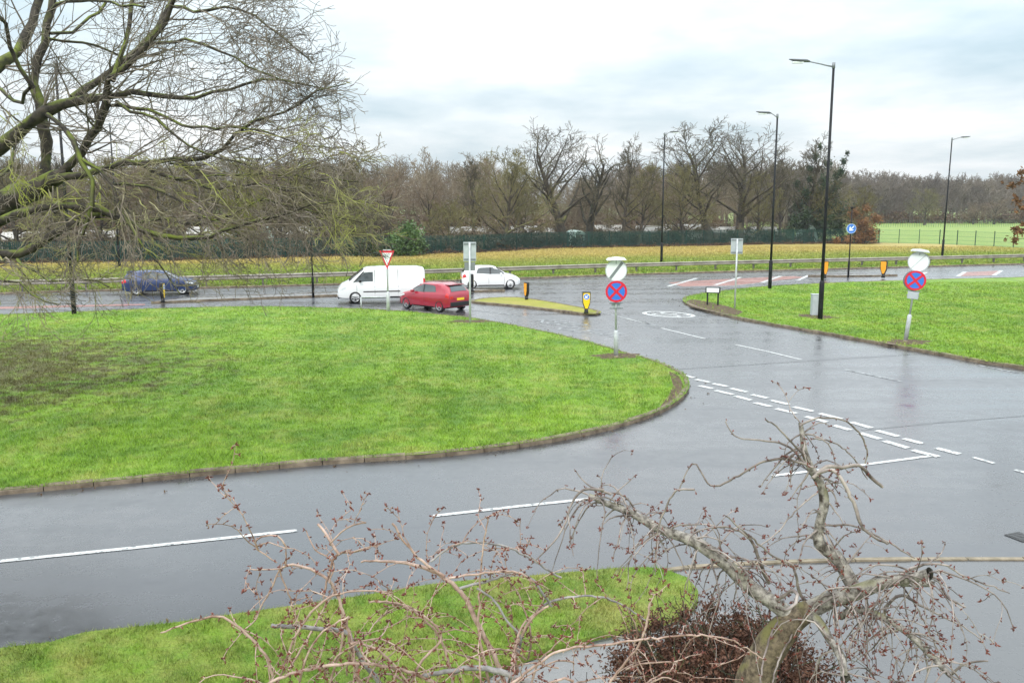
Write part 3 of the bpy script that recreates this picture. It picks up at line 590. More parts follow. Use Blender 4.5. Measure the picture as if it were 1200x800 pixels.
# ------------------------------------------------------------------ the wood behind: one mass each
def wood(name, spots, m, seed, twig_r=.028, variants=4, label=None, N=1):
    rs = np.random.RandomState(seed); protos = []
    for v in range(variants):
        rnd = random.Random(seed*10+v); out = {}
        pts = [Vector((0, 0, 0))]; d = Vector((0, 0, 1))
        for i in range(4): d = (d+Vector((rnd.gauss(0, .06), rnd.gauss(0, .06), 0))).normalized(); pts.append(pts[-1]+d*2.6)
        out[0] = [([tuple(q) for q in pts], [.2, .17, .13, .09, .04])]
        for j in range(15):
            t = .18+.8*j/15; i = min(int(t*4), 3); q = pts[i].lerp(pts[i+1], t*4-i); a = j*2.4; el = R(20+45*t+rnd.uniform(-10, 15))
            grow(rnd, q, Vector((math.cos(a)*math.cos(el), math.sin(a)*math.cos(el), math.sin(el))), 4.2*(1.15-.5*t), .07*(1-.5*t), 1, 3, out, up=.2, kids=(6, 6, 5), seg=2)
        v_, f_ = tubes([(P, [max(x, twig_r) for x in Rd]) for l in out for P, Rd in out[l]], 3)
        protos.append((v_/12.5, f_))
    Vs = []; Fs = []; b = 0
    for (x, y, h) in spots:
        v_, f_ = protos[rs.randint(variants)]; a = rs.rand()*6.28; s = h*(.9+.2*rs.rand()); wd = s*(.95+.3*rs.rand())
        c_, s_ = math.cos(a), math.sin(a); V = np.empty_like(v_)
        V[:, 0] = (v_[:, 0]*c_-v_[:, 1]*s_)*wd+x; V[:, 1] = (v_[:, 0]*s_+v_[:, 1]*c_)*wd+y; V[:, 2] = v_[:, 2]*s+.05
        Vs.append(V); Fs.append(f_+b); b += len(V)
    o = link(name, npmesh(name, np.concatenate(Vs), np.concatenate(Fs), 4), m); tag(o, label, 'woodland', None, 'stuff'); return o
rs = np.random.RandomState(12); spots = []
for _ in range(330):
    Y = rs.uniform(132, 215); u = rs.uniform(-.72, .36); x = u*Y
    if x > 44+(Y-130)*.02: continue
    top = (12.2+(Y-130)*.028 if u < -.02 else 9.0+(Y-130)*.035)
    spots.append((x, Y, top*rs.uniform(.8, 1.02)))
wood('bare_wood', spots, 'twig_wood', 3, label='leafless brown wood rising behind the allotments and fence')
spots = []
for _ in range(260):
    Y = rs.uniform(235, 330); u = rs.uniform(.28, .70); x = u*Y
    if u*Y < 60: continue
    spots.append((x, Y, (12.5+(Y-235)*.035-(u-.35)*3)*rs.uniform(.8, 1.03)))
for _ in range(110):
    Y = rs.uniform(215, 300); u = rs.uniform(.10, .36); spots.append((u*Y, Y, 15*rs.uniform(.85, 1.05)))
wood('distant_wood', spots, 'twig_far', 4, .045, label='distant grey-brown wood closing the park on the right')
# bramble and undergrowth along and behind the fence
cs = []; rr_ = []; rs = np.random.RandomState(2)
for a, b in zip(fence_l, fence_l[1:]):
    nseg = int((b-a).length/1.3)
    for j in range(nseg):
        q = a.lerp(b, j/nseg); hh = rs.uniform(.5, 1.25) if q.x < 30 else rs.uniform(.4, .9)
        cs.append(Vector((q.x+rs.uniform(-.5, .5), q.y+rs.uniform(1.0, 4.2), hh*.75))); rr_.append((1.1, 1.0, hh))
o = link('undergrowth', leaf_mesh('undergrowth', cs, rr_, 60000, .17, seed=6, shell=.1), 'bramble'); tag(o, 'dark bramble undergrowth growing behind the palisade fence', 'undergrowth', None, 'stuff')
# brown leaf strip and stray bramble in front of the fence, scrub over the huts behind it
cs = []; rr_ = []; cs2 = []; rr2 = []
for a, b in zip(fence_l, fence_l[1:]):
    for j in range(int((b-a).length/.9)):
        q = a.lerp(b, j*.9/(b-a).length)
        cs.append(Vector((q.x+rs.uniform(-.4, .4), q.y-rs.uniform(.1, 1.3), .15))); rr_.append((.9, .7, rs.uniform(.12, .5)*(2.2 if rs.rand() < .10 else 1)))
        for _ in range(3): cs2.append(Vector((q.x+rs.uniform(-2, 2), q.y+rs.uniform(3, 22), rs.uniform(.8, 2.3)))); rr2.append((rs.uniform(.8, 2), 1.2, rs.uniform(.5, 1.2)))
o = link('dead_leaves', leaf_mesh('dead_leaves', cs, rr_, 40000, .10, seed=16, shell=.1), 'litter'); tag(o, 'dead brown leaves and stems along the foot of the palisade fence', 'undergrowth', None, 'stuff')
o = link('allotment_scrub', leaf_mesh('allotment_scrub', cs2, rr2, 90000, .13, seed=17, shell=.1), 'scrub'); tag(o, 'pale brown scrub growing round the allotment huts', 'undergrowth', None, 'stuff')
# woodland understorey between the trunks
cs = []; rr_ = []
for _ in range(420):
    Y = rs.uniform(128, 190); u = rs.uniform(-.72, .24); h = rs.uniform(1.0, 2.6); cs.append(Vector((u*Y, Y, h*.7))); rr_.append((2.6, 2.0, h))
for _ in range(200):
    Y = rs.uniform(234, 250); u = rs.uniform(.26, .70); h = rs.uniform(1.2, 2.6); cs.append(Vector((u*Y, Y, h*.7))); rr_.append((3.2, 2.0, h))
o = link('understorey', leaf_mesh('understorey', cs, rr_, 90000, .3, seed=7, shell=.1), 'litter'); tag(o, 'brown scrub and dead bracken on the floor of the wood', 'undergrowth', None, 'stuff')
# ------------------------------------------------------------------ palisade fence, mesh fence
def along(line_, step):
    P = [Vector((p.x, p.y, 0)) for p in line_]; o = []; rest = 0
    for a, b in zip(P, P[1:]):
        L_ = (b-a).length; d = rest; q = (b-a).normalized()
        while d < L_: o.append((a+q*d, math.atan2(q.y, q.x))); d += step
        rest = d-L_
    return o
fr = empty('palisade_fence', fence_l[5]); fl = [p-fence_l[5] for p in fence_l]
v = []; f = []
for q, a in along(fl, .16):
    c_, s_ = math.cos(a)*.045, math.sin(a)*.045; h = 2.0; b = len(v)
    v += [(q.x-c_, q.y-s_, .12), (q.x+c_, q.y+s_, .12), (q.x+c_, q.y+s_, h), (q.x, q.y, h+.1), (q.x-c_, q.y-s_, h), (q.x-s_*.3, q.y-.025, .12), (q.x, q.y-.025, h)]
    f += [(b, b+1, b+2, b+4), (b+4, b+2, b+3, b+3)]
me = bpy.data.meshes.new('pales'); me.from_pydata(v, [], [tuple(dict.fromkeys(x)) for x in f]); link('pale_panel', me, 'fence', fr)
rl = MB()
for a, b in zip(fl, fl[1:]):
    for z in (.45, 1.7):
        rl.tube([(a.x, a.y+.05, z), (b.x, b.y+.05, z)], .03, 4)
rl.build('rail', 'fence', fr); ps = None
for q, a in along(fl, 2.75):
    if -75 < q.x+fence_l[5].x < 60:
        if ps is None:
            ps = MB().box(-.05, .05, .06, .14, .1, 2.05).build('post', 'fence', fr); po = ps
        else: po = ps.copy(); C.objects.link(po); po.parent = fr
        po.location = q; po.rotation_euler.z = a
tag(fr, 'dark green palisade fence along the back of the verge', 'fence')
fr = empty('mesh_fence', mesh_l[0]); fl = [p-mesh_l[0] for p in mesh_l]; wire = []
for q, a in along(fl, .14): wire.append(([(q.x, q.y, .12), (q.x, q.y, 1.9)], [.008, .008]))
for a, b in zip(fl, fl[1:]):
    for z in (.2, .7, 1.2, 1.85): wire.append(([(a.x, a.y, z), (b.x, b.y, z)], [.012, .012]))
vv, ff = tubes(wire, 4); link('wire_mesh', npmesh('wire_mesh', vv, ff, 4), 'fence2', fr); ps = None
for q, a in along(fl, 2.5):
    if ps is None: ps = MB().box(-.04, .04, -.04, .04, .1, 2.02).build('post', 'fence', fr); po = ps
    else: po = ps.copy(); C.objects.link(po); po.parent = fr
    po.location = q; po.rotation_euler.z = a
tag(fr, 'see-through green mesh fence on posts before the park', 'fence')
# far fence across the park
fp = [G(1000, 266.5), G(1120, 267), G(1230, 266)]; fr = empty('park_fence', fp[0]); wire = []
for q, a in along([p-fp[0] for p in fp], .5): wire.append(([(q.x, q.y, .1), (q.x, q.y, 1.7)], [.03, .03]))
vv, ff = tubes(wire, 4); link('paling', npmesh('paling', vv, ff, 4), 'fence2', fr); tag(fr, 'low green fence far across the park field', 'fence')
# ------------------------------------------------------------------ allotment sheds, tunnels and caravans behind the fence
def shed(px, by, wpx, hpx, kind, label, rz=0.0, dep=2.4):
    p = G(px, by, .1); k = (CAM_H-.1)/(by-237.0); wd = wpx*k; h = hpx*k
    if kind != 'tunnel': rz += math.pi/2; dep, wd = wd, 2.6+.2*(px % 3)
    r = empty({'shed': 'garden_shed', 'tunnel': 'polytunnel', 'caravan': 'static_caravan', 'green': 'garden_shed'}[kind], p, rz)
    if kind == 'tunnel':
        mb = MB(); n = 12; vs = []
        for y in (0, dep*1.6):
            for i in range(n+1): t = math.pi*i/n; vs.append((-wd/2*math.cos(t), y, h*math.sin(t)))
        mb.add(vs, [(i, i+1, i+n+2, i+n+1) for i in range(n)]+[tuple(range(n+1)), tuple(range(2*n+1, n, -1))]); mb.build('cover', 'polytunnel', r)
        MB().box(-.4, .4, -.04, 0, 0, h*.75).build('door', 'shedwall', r)
    else:
        p.x += dep/2; r.location = p
        w_ = {'shed': 'shedwall', 'caravan': 'palewall', 'green': 'shedgreen'}[kind]; hh = h*.68
        MB().prism([(-wd/2, 0), (wd/2, 0), (wd/2, hh), (wd*.1, h*.94), (-wd/2, hh)], 0, dep).build('wall', w_, r)
        rb = MB(); e_ = .15
        for s in (-1, 1):
            rb.add([(s*(wd/2+e_), -e_, hh-.1), (0, -e_, h*.97), (0, dep+e_, h*.97), (s*(wd/2+e_), dep+e_, hh-.1), (s*(wd/2+e_), -e_, hh), (0, -e_, h*1.02), (0, dep+e_, h*1.02), (s*(wd/2+e_), dep+e_, hh)],
                   [(0, 1, 2, 3), (4, 5, 6, 7), (0, 1, 5, 4), (1, 2, 6, 5), (2, 3, 7, 6), (3, 0, 4, 7)])
        rb.build('roof', 'roofpale', r); MB().box(-wd*.28, -wd*.28+min(.75, wd*.25), -.03, 0, .05, min(1.8, hh*.9)).build('door', 'shedgreen' if kind != 'green' else 'palewall', r)
        MB().box(wd*.08, wd*.34, -.03, 0, hh*.45, hh*.85).build('window', 'glass', r)
    tag(r, label, 'shed' if kind != 'tunnel' else 'polytunnel')
shed(548, 286, 40, 20, 'shed', 'long pale-roofed shed behind the left road sign', .1); shed(580, 284, 34, 16, 'caravan', 'pale roofed hut between the sign back and the mossy tree', -.1)
shed(614, 286, 30, 21, 'caravan', 'white roofed hut left of the tallest oak trunk', .15); shed(640, 283, 26, 16, 'shed', 'grey roofed shed close behind the tallest oak trunk', 0)
shed(679, 289, 24, 19, 'tunnel', 'pale green polytunnel right of the tallest oak trunk', .2); shed(712, 283, 30, 19, 'shed', 'shed with pale roof beside the black ivy-clad trunk', .1)
shed(763, 284, 34, 19, 'shed', 'pale roofed shed left of the middle lamp post', -.1); shed(800, 282, 40, 19, 'caravan', 'long pale hut right of the middle lamp post', .05); shed(850, 284, 36, 18, 'shed', 'pale roofed shed right of the small road sign back', 0.1)
shed(893, 283, 30, 17, 'caravan', 'pale hut behind the taller middle lamp post', 0); shed(950, 284, 16, 20, 'tunnel', 'small pale tunnel glimpsed under the ivy-clad tree', 0)
shed(490, 286, 14, 18, 'green', 'small green shed right of the laurel bush', 0); shed(350, 290, 44, 24, 'caravan', 'pale hut seen through the mossy twigs, third from left', 0)
shed(310, 292, 24, 26, 'tunnel', 'blue-white tunnel seen through the mossy twigs', 0.1); shed(262, 292, 30, 22, 'green', 'green shed seen through the hanging mossy twigs', 0); shed(235, 288, 22, 22, 'caravan', 'white roofed hut above the blue car bonnet', .1)
shed(120, 294, 40, 24, 'shed', 'grey roofed shed above the blue car boot', .1); shed(30, 296, 46, 24, 'caravan', 'pale roofed hut at the left edge of the wood', 0)
# ------------------------------------------------------------------ crash barrier
rail_px = [(-600, 349), (-300, 341.5), (0, 333.5), (100, 331), (400, 323), (640, 315), (760, 311.5), (900, 308), (1050, 304.5), (1200, 301), (1400, 296)]
rp = spline([G(p[0], p[1], .6) for p in rail_px], 1.5); o0 = Vector((rp[0].x, rp[0].y, 0)); r = empty('crash_barrier', (0, 0, 0))
prof = [(-.0, .44), (-.07, .49), (-.07, .54), (0, .59), (0, .62), (-.07, .67), (-.07, .72), (0, .76)]
vs = []
for i, p in enumerate(rp):
    d = (rp[min(i+1, len(rp)-1)]-rp[max(i-1, 0)]); d.z = 0; d.normalize(); nrm = Vector((-d.y, d.x, 0))
    for off in (0, .012):
        for (u, z) in prof: vs.append((p.x+nrm.x*(u+off), p.y+nrm.y*(u+off), z+.1))
n = len(prof); mb = MB()
fs = []
for i in range(len(rp)-1):
    for k in range(n-1):
        a = i*2*n+k; fs.append((a, a+1, a+2*n+1, a+2*n)); a += n; fs.append((a, a+1, a+2*n+1, a+2*n))
mb.add(vs, fs); ra = mb.build('rail', 'rail', r); ps = None
for q, a in along([Vector((p.x, p.y, 0)) for p in rp], 3.6):
    if ps is None: ps = MB().box(-.05, .05, .015, .16, .08, .80).box(-.16, .16, .013, .05, .50, .74).build('post', 'raildark', r); po = ps
    else: po = ps.copy(); C.objects.link(po); po.parent = r
    po.location = q; po.rotation_euler.z = a
tag(r, 'weathered steel crash barrier along the far side of the main road', 'crash barrier')
# ------------------------------------------------------------------ lamp posts
def lamp_post(px, by, arm, label, H=12.0, armlen=1.75, lean=0.0, yaw=0.0):
    r = empty('street_lamp', G(px, by, .1)); r.rotation_euler = (0, lean, 0)
    MB().tube([(0, 0, -.1), (0, 0, 1.75), (0, 0, 1.85)], [.115, .115, .078], 14).build('base', 'black', r, True)
    MB().tube([(0, 0, 1.82), (0, 0, H*.5), (0, 0, H)], [.078, .068, .055], 12).build('pole', 'black', r, True)
    s = arm; mb = MB().tube([(0, 0, H-.12), (s*min(.25, armlen*.3), 0, H-.08), (s*armlen*.55, yaw*.3, H+.0), (s*armlen, yaw*.6, H+.10)], [.04, .035, .028, .028], 8); mb.tube([(0, 0, H-.2), (0, 0, H+.06)], .07, 12); mb.build('arm', 'galvdark', r, True)
    x0 = s*armlen; mb = MB(); secs = ((0, .06, .07, .0), (.15, .12, .12, .02), (.45, .17, .13, .0), (.75, .14, .09, .01), (.95, .04, .03, .03)); vs = []
    for (d, wy, hz, dz) in secs:
        for k in range(10): t = 2*math.pi*k/10; vs.append((x0+s*d, yaw*.6+wy*math.cos(t), H+.11+d*.07+dz+hz*.6*math.sin(t)))
    mb.add(vs, [(i*10+k, i*10+(k+1) % 10, (i+1)*10+(k+1) % 10, (i+1)*10+k) for i in range(4) for k in range(10)]+[tuple(range(10)), tuple(range(40, 50))]); hd = mb.build('lamp_head', 'lamphead', r, True)
    MB().box(min(x0+s*.3, x0+s*.8), max(x0+s*.3, x0+s*.8), yaw*.6-.10, yaw*.6+.10, H+.03, H+.10).build('lens', 'signwhite', hd)
    MB().box(-.05, .05, -.125, -.108, .5, .95).build('access_door', 'black', r)
    return tag(r, label, 'street lamp', 'tall black street lamps along the road')
lamp_post(961, 374, -1, 'tallest black street lamp, on the right lawn beside the grey cabinet', H=11.72, armlen=1.1); lamp_post(902, 338, -1, 'black street lamp on the right lawn near its far edge', H=10.9, armlen=.4)
lamp_post(775, 308, 1, 'black street lamp behind the barrier above the traffic island', H=11.6, armlen=.45); lamp_post(1104, 302, 1, 'black street lamp behind the barrier before the park fence', lean=.01, H=11.7, armlen=.85)
lamp_post(87, 368, -1, 'black street lamp standing among the mossy branches on the left'); lamp_post(140, 313, -1, 'distant black street lamp behind the blue car', armlen=1.2)
def small_post(px, by, H, label, sign):
    r = empty('lit_sign_post', G(px, by, .1))
    MB().tube([(0, 0, -.1), (0, 0, 1.1), (0, 0, 1.2)], [.075, .075, .045], 12).build('base', 'black', r, True); MB().tube([(0, 0, 1.15), (0, 0, H)], .042, 10).build('pole', 'black', r, True)
    MB().tube([(0, 0, H-.1), (0, 0, H+.05)], .1, 12).box(-.1, .1, -.35, .0, H-.02, H+.06).build('sign_lamp', 'black', r)
    if sign:
        z = H-1.55; g = MB().disc((0, z), .36, -.09, -.07, 36).build('sign_plate', 'signblue', r)
        MB().disc((0, z), .36, -.068, -.062, 36).build('sign_back', 'galvdark', g)
        rg = MB(); n = 36; vs = []
        for rr in (.352, .332):
            for k_ in range(n): t = 2*math.pi*k_/n; vs.append((rr*math.cos(t), -.094, z+rr*math.sin(t)))
        rg.add(vs, [(k_, (k_+1) % n, n+(k_+1) % n, n+k_) for k_ in range(n)]); rg.build('border', 'signwhite', g)
        ar = [(-.05, .32), (.05, .32), (.05, -.05), (.22, .10), (.22, -.04), (0, -.28), (-.22, -.04), (-.22, .10), (-.05, -.05)]
        c_, s_ = math.cos(R(-45)), math.sin(R(-45)); MB().prism([((x*c_-y*s_)*.8, z+(x*s_+y*c_)*.8) for x, y in ar], -.098, -.094).build('arrow', 'signwhite', g)
    return tag(r, label, 'sign post')
small_post(994, 323.5, 5.1, 'black lit post with round blue keep-left arrow sign', True); small_post(367, 346.5, 5.2, 'thin black lit post on the central reservation ahead of the van', False)
# ------------------------------------------------------------------ signs
def ring(r0, r1, z, y, n=40, cx=0):
    vs = [(cx+rr*math.cos(2*math.pi*k_/n), y, z+rr*math.sin(2*math.pi*k_/n)) for rr in (r1, r0) for k_ in range(n)]
    return MB().add(vs, [(k_, (k_+1) % n, n+(k_+1) % n, n+k_) for k_ in range(n)])
def no_stopping(px, by, label, tilt, yaw, top, cz2, cz1, rr, post_break, cabinet=False, slash=True):
    """post with lit canopy, upper round white sign with black slash, lower round blue sign with red ring and cross"""
    r = empty('clearway_sign_post', G(px, by, .1)); r.rotation_euler = (0, tilt, yaw)
    MB().tube([(0, 0, -.1), (0, 0, .06)], [.10, .085], 12).build('rusty_foot', 'concrete2', r, True)
    MB().tube([(0, 0, 0), (0, 0, post_break), (0, 0, post_break+.05)], [.082, .082, .042], 14).build('base', 'galv', r, True)
    MB().tube([(0, 0, post_break+.02), (0, 0, top)], .038, 12).build('pole', 'galv', r, True)
    cp = MB(); secs = ((-.34, .02), (-.28, .07), (0, .10), (.28, .07), (.34, .02)); vs = []
    for (x, h_) in secs: vs += [(x, -.30, top+.02), (x, -.30, top+.02+h_*.5), (x, 0, top+.03+h_), (x, .22, top+.02+h_*.5), (x, .22, top+.02)]
    cp.add(vs, [(i*5+k_, i*5+(k_+1) % 5, (i+1)*5+(k_+1) % 5, (i+1)*5+k_) for i in range(4) for k_ in range(5)]+[(0, 1, 2, 3, 4), (20, 21, 22, 23, 24)])
    cp.build('lamp_canopy', 'signwhite' if slash else 'galv', r); MB().tube([(0, 0, top-.12), (0, 0, top+.03)], .09, 12).build('lamp_bracket', 'galv', r)
    u = MB().disc((0, cz1), rr, -.085, -.06, 40).build('upper_sign_plate', 'signwhite', r)
    ring(rr*.93, rr*1.0, cz1, -.0875).build('border', 'galv', u)
    c_, s_ = math.cos(R(52)), math.sin(R(52)); q = rr*.93; hw = rr*.13 if slash else rr*.03
    MB().prism([(x*c_-y*s_, cz1+x*s_+y*c_) for x, y in ((-q, -hw), (q, -hw), (q, hw), (-q, hw))], -.091, -.0875).build('slash', 'signgrey' if slash else 'galv', u)
    MB().disc((.035, cz1-.0), rr*.97, .06, .085, 40).build('rear_sign_plate', 'galv', r)
    d = MB().disc((0, cz2), rr, -.105, -.08, 40).build('lower_sign_plate', 'signblue', r)
    ring(rr*.80, rr*1.0, cz2, -.1085).build('red_ring', 'signred', d); cr = MB()
    for a in (45, -45):
        c_, s_ = math.cos(R(a)), math.sin(R(a)); q = rr*.86; hw = rr*.115
        cr.prism([(x*c_-y*s_, cz2+x*s_+y*c_) for x, y in ((-q, -hw), (q, -hw), (q, hw), (-q, hw))], -.1125-.001*(a > 0), -.1085)
    cr.build('red_cross', 'signred', d)
    for z in (cz2-rr-.04, cz2-rr-.22): MB().box(-.24, .24, -.06, -.03, z-.02, z+.02).build('bracket', 'galvdark', r)
    if cabinet:
        MB().box(-.2, .2, -.1, .02, cz2-rr-.34, cz2-rr-.06).build('notice_plate', 'cabinet', r)
        MB().disc((-.06, cz2-.02), rr, .05, .07, 40).build('rear_sign_plate', 'galvdark', r)
    else: MB().box(-.16, .16, .03, .05, cz2-rr-.26, cz2-rr-.02).build('notice_plate', 'cabinet', r)
    return tag(r, label, 'road sign', 'lit no-stopping sign posts either side of the junction')
# scale at (722,418): 181px per 5.6 m
s1 = 5.5/181
no_stopping(722, 418, 'upright post with red and blue no-stopping disc under a white black-slashed disc', -.02, 0, (418-304)*s1, (418-340)*s1, (418-315.5)*s1, .385, .92)
s2 = 5.5/163
no_stopping(1061, 400, 'leaning post with tilted blue and red disc on the right lawn', .085, -.42, (400-294)*s2, (400-327)*s2, (400-305)*s2, .39, 1.05, True, False)
def back_sign(px, by, H, wd, ht, label, extra=False, yaw=0):
    r = empty('road_sign', G(px, by, .1), yaw); MB().tube([(0, 0, -.1), (0, 0, H)], .045, 12).build('pole', 'galv', r, True)
    s = MB().box(-wd/2, wd/2, .055, .075, H-ht, H).build('sign_plate', 'cabinet', r, bevel=.003)
    for z in (H-ht*.9, H-ht*.1): MB().box(-wd*.46, wd*.46, .03, .055, z-.035, z+.035).build('bracket', 'galvdark', r)
    for x in (-wd*.0,): MB().box(x-.02, x+.02, .045, .056, H-ht*.86, H-ht*.14).build('stiffener', 'galvdark', r)
    if extra: MB().box(-wd*.42, wd*.42, .055, .075, H-ht-.42, H-ht-.04).build('supplementary_plate', 'signgrey', r)
    return tag(r, label, 'road sign', 'grey backs of road signs on poles')
back_sign(551, 378.5, (378.5-283)*5.5/141.5, .58, .88, 'back of a rectangular road sign on a pole beside the red car', True); back_sign(861, 361.5, (361.5-279)*5.5/124.5, .62, .80, 'back of a rectangular road sign beside the street name board')
# give way sign
r = empty('give_way_sign', G(455, 364.5, .1)); sg = 5.5/127.5; z1 = (364.5-293)*sg; z0 = (364.5-315)*sg
MB().tube([(0, 0, -.1), (0, 0, .95), (0, 0, 1.0)], [.09, .09, .045], 14).build('base', 'galv', r, True); MB().tube([(0, 0, .97), (0, 0, z1-.05)], .04, 12).build('pole', 'galv', r, True)
hw = .38; t = MB().prism([(-hw, z1), (0, z0), (hw, z1)], -.08, -.06).build('sign_plate', 'signred', r)
MB().prism([(-hw*.70, z1-.11), (0, z0+.19), (hw*.70, z1-.11)], -.086, -.08).build('white_panel', 'signwhite', t)
for i, s in enumerate(('GIVE', 'WAY')):
    v_, f_ = text_mesh(s, .15-.02*i); me = bpy.data.meshes.new('lettering'); me.from_pydata([(q.x, -.089, z1-.19-i*.13+q.y) for q in v_], [], f_); link('lettering', me, 'plastic', t)
MB().box(-.2, .2, -.05, .05, z1, z1+.05).build('sign_lamp', 'galv', r)
tag(r, 'red-bordered give way triangle on a pole in front of the van', 'road sign')
# low hoop rail
r = empty('hoop_rail', G(440, 361.5, .1), 0.05)
for s in (-1, 1): MB().tube([(s*.74, 0, -.1), (s*.74, 0, .60)], .035, 10).build('leg', 'galv', r, True)
MB().tube([(-.76, 0, .6), (.76, 0, .6)], .035, 10).build('top_rail', 'galv', r, True)
tag(r, 'low white-grey metal hoop rail by the give way sign', 'rail')
# street name board
r = empty('street_name_board', G(835, 357.5, .1), -.30); wd = .68; sn = 5.5/120
for s in (-1, 1): MB().box(s*.28-.04, s*.28+.04, -.04, .04, -.1, .92).build('leg', 'black', r)
b = MB().box(-wd/2, wd/2, -.06, -.041, .70, .94).build('name_board', 'signwhite', r)
MB().box(-wd/2-.05, wd/2+.05, -.045, -.02, .66, .98).build('board_frame', 'black', r)
MB().box(wd/2-.02, wd/2+.055, -.07, -.02, .66, .98).build('end_cap', 'plastic', r); MB().box(-wd/2-.055, -wd/2+.0, -.07, -.02, .66, .98).build('end_cap', 'plastic', r)
tag(r, 'white street name board on two short black legs', 'street sign')
# cabinet
r = empty('utility_cabinet', G(955, 369.5, .1), -.05)
MB().box(-.20, .20, -.17, .17, 0, 1.02).build('body', 'cabinet', r, bevel=.012); MB().box(-.22, .22, -.19, .19, 1.022, 1.06).build('lid', 'cabinet', r, bevel=.01); MB().box(-.17, .17, -.182, -.172, .08, .96).build('door', 'cabinet', r); MB().box(.10, .13, -.20, -.184, .5, .6).build('handle', 'galvdark', r)
MB().box(-.23, .23, -.2, .2, -.1, .035).build('plinth', 'concrete', r)
tag(r, 'grey utility cabinet at the foot of the tallest street lamp', 'cabinet')
# bollards
def bollard(px, by, label, face=True, yaw=0, z=.105, sc=1.0):
    r = empty('keep_left_bollard', G(px, by, .1), yaw); r.scale = (sc, sc, sc)
    MB().tube([(0, 0, -.02), (0, 0, .1), (0, 0, .30)], [.13, .10, .09], 12).build('base', 'plastic', r, True)
    sh = [(-.07, .17), (-.19, .5), (-.21, .98), (-.19, 1.05), (.19, 1.05), (.21, .98), (.19, .5), (.07, .17)]
    MB().prism(sh, -.09, .09).build('shell', 'plastic', r, bevel=.012)
    q = [(x*.84, .10+z_*.88) for x, z_ in sh]
    fc = MB().prism(q, -.098, -.091).build('face_panel', 'amber', r)
    MB().prism(q, .091, .098).build('rear_panel', 'orange', r)
    if face:
        MB().disc((0, .84), .15, -.104, -.098, 28).build('blue_disc', 'signblue', fc); ring(.135, .155, .84, -.1055, 28).build('border', 'signwhite', fc)
        ar = [(-.025, .11), (.025, .11), (.025, -.01), (.08, .04), (.08, -.02), (0, -.11), (-.08, -.02), (-.08, .04), (-.025, -.01)]; c_, s_ = math.cos(R(-45)), math.sin(R(-45))
        MB().prism([(x*c_-y*s_, .84+x*s_+y*c_) for x, y in ar], -.107, -.104).build('arrow', 'signwhite', fc)
    MB().box(-.215, .215, -.093, .093, 1.052, 1.075).build('cap', 'plastic', r)
    return tag(r, label, 'bollard', 'yellow keep-left bollards')
bollard(687, 367, 'yellow bollard with blue arrow disc at the right tip of the traffic island'); bollard(617, 351, 'orange bollard seen edge-on at the back of the traffic island', True, R(118), sc=.92)
bollard(553, 341, 'orange bollard on the central reservation beside the white car', True, R(100), sc=1.0); bollard(191, 354, 'slim orange bollard in front of the blue car', True, R(95))
bollard(1035, 325, 'orange bollard at the right end of the far reservation', True, R(140), sc=1.15); bollard(966, 325.5, 'orange bollard half hidden by the tallest street lamp', True, R(200), sc=1.15)
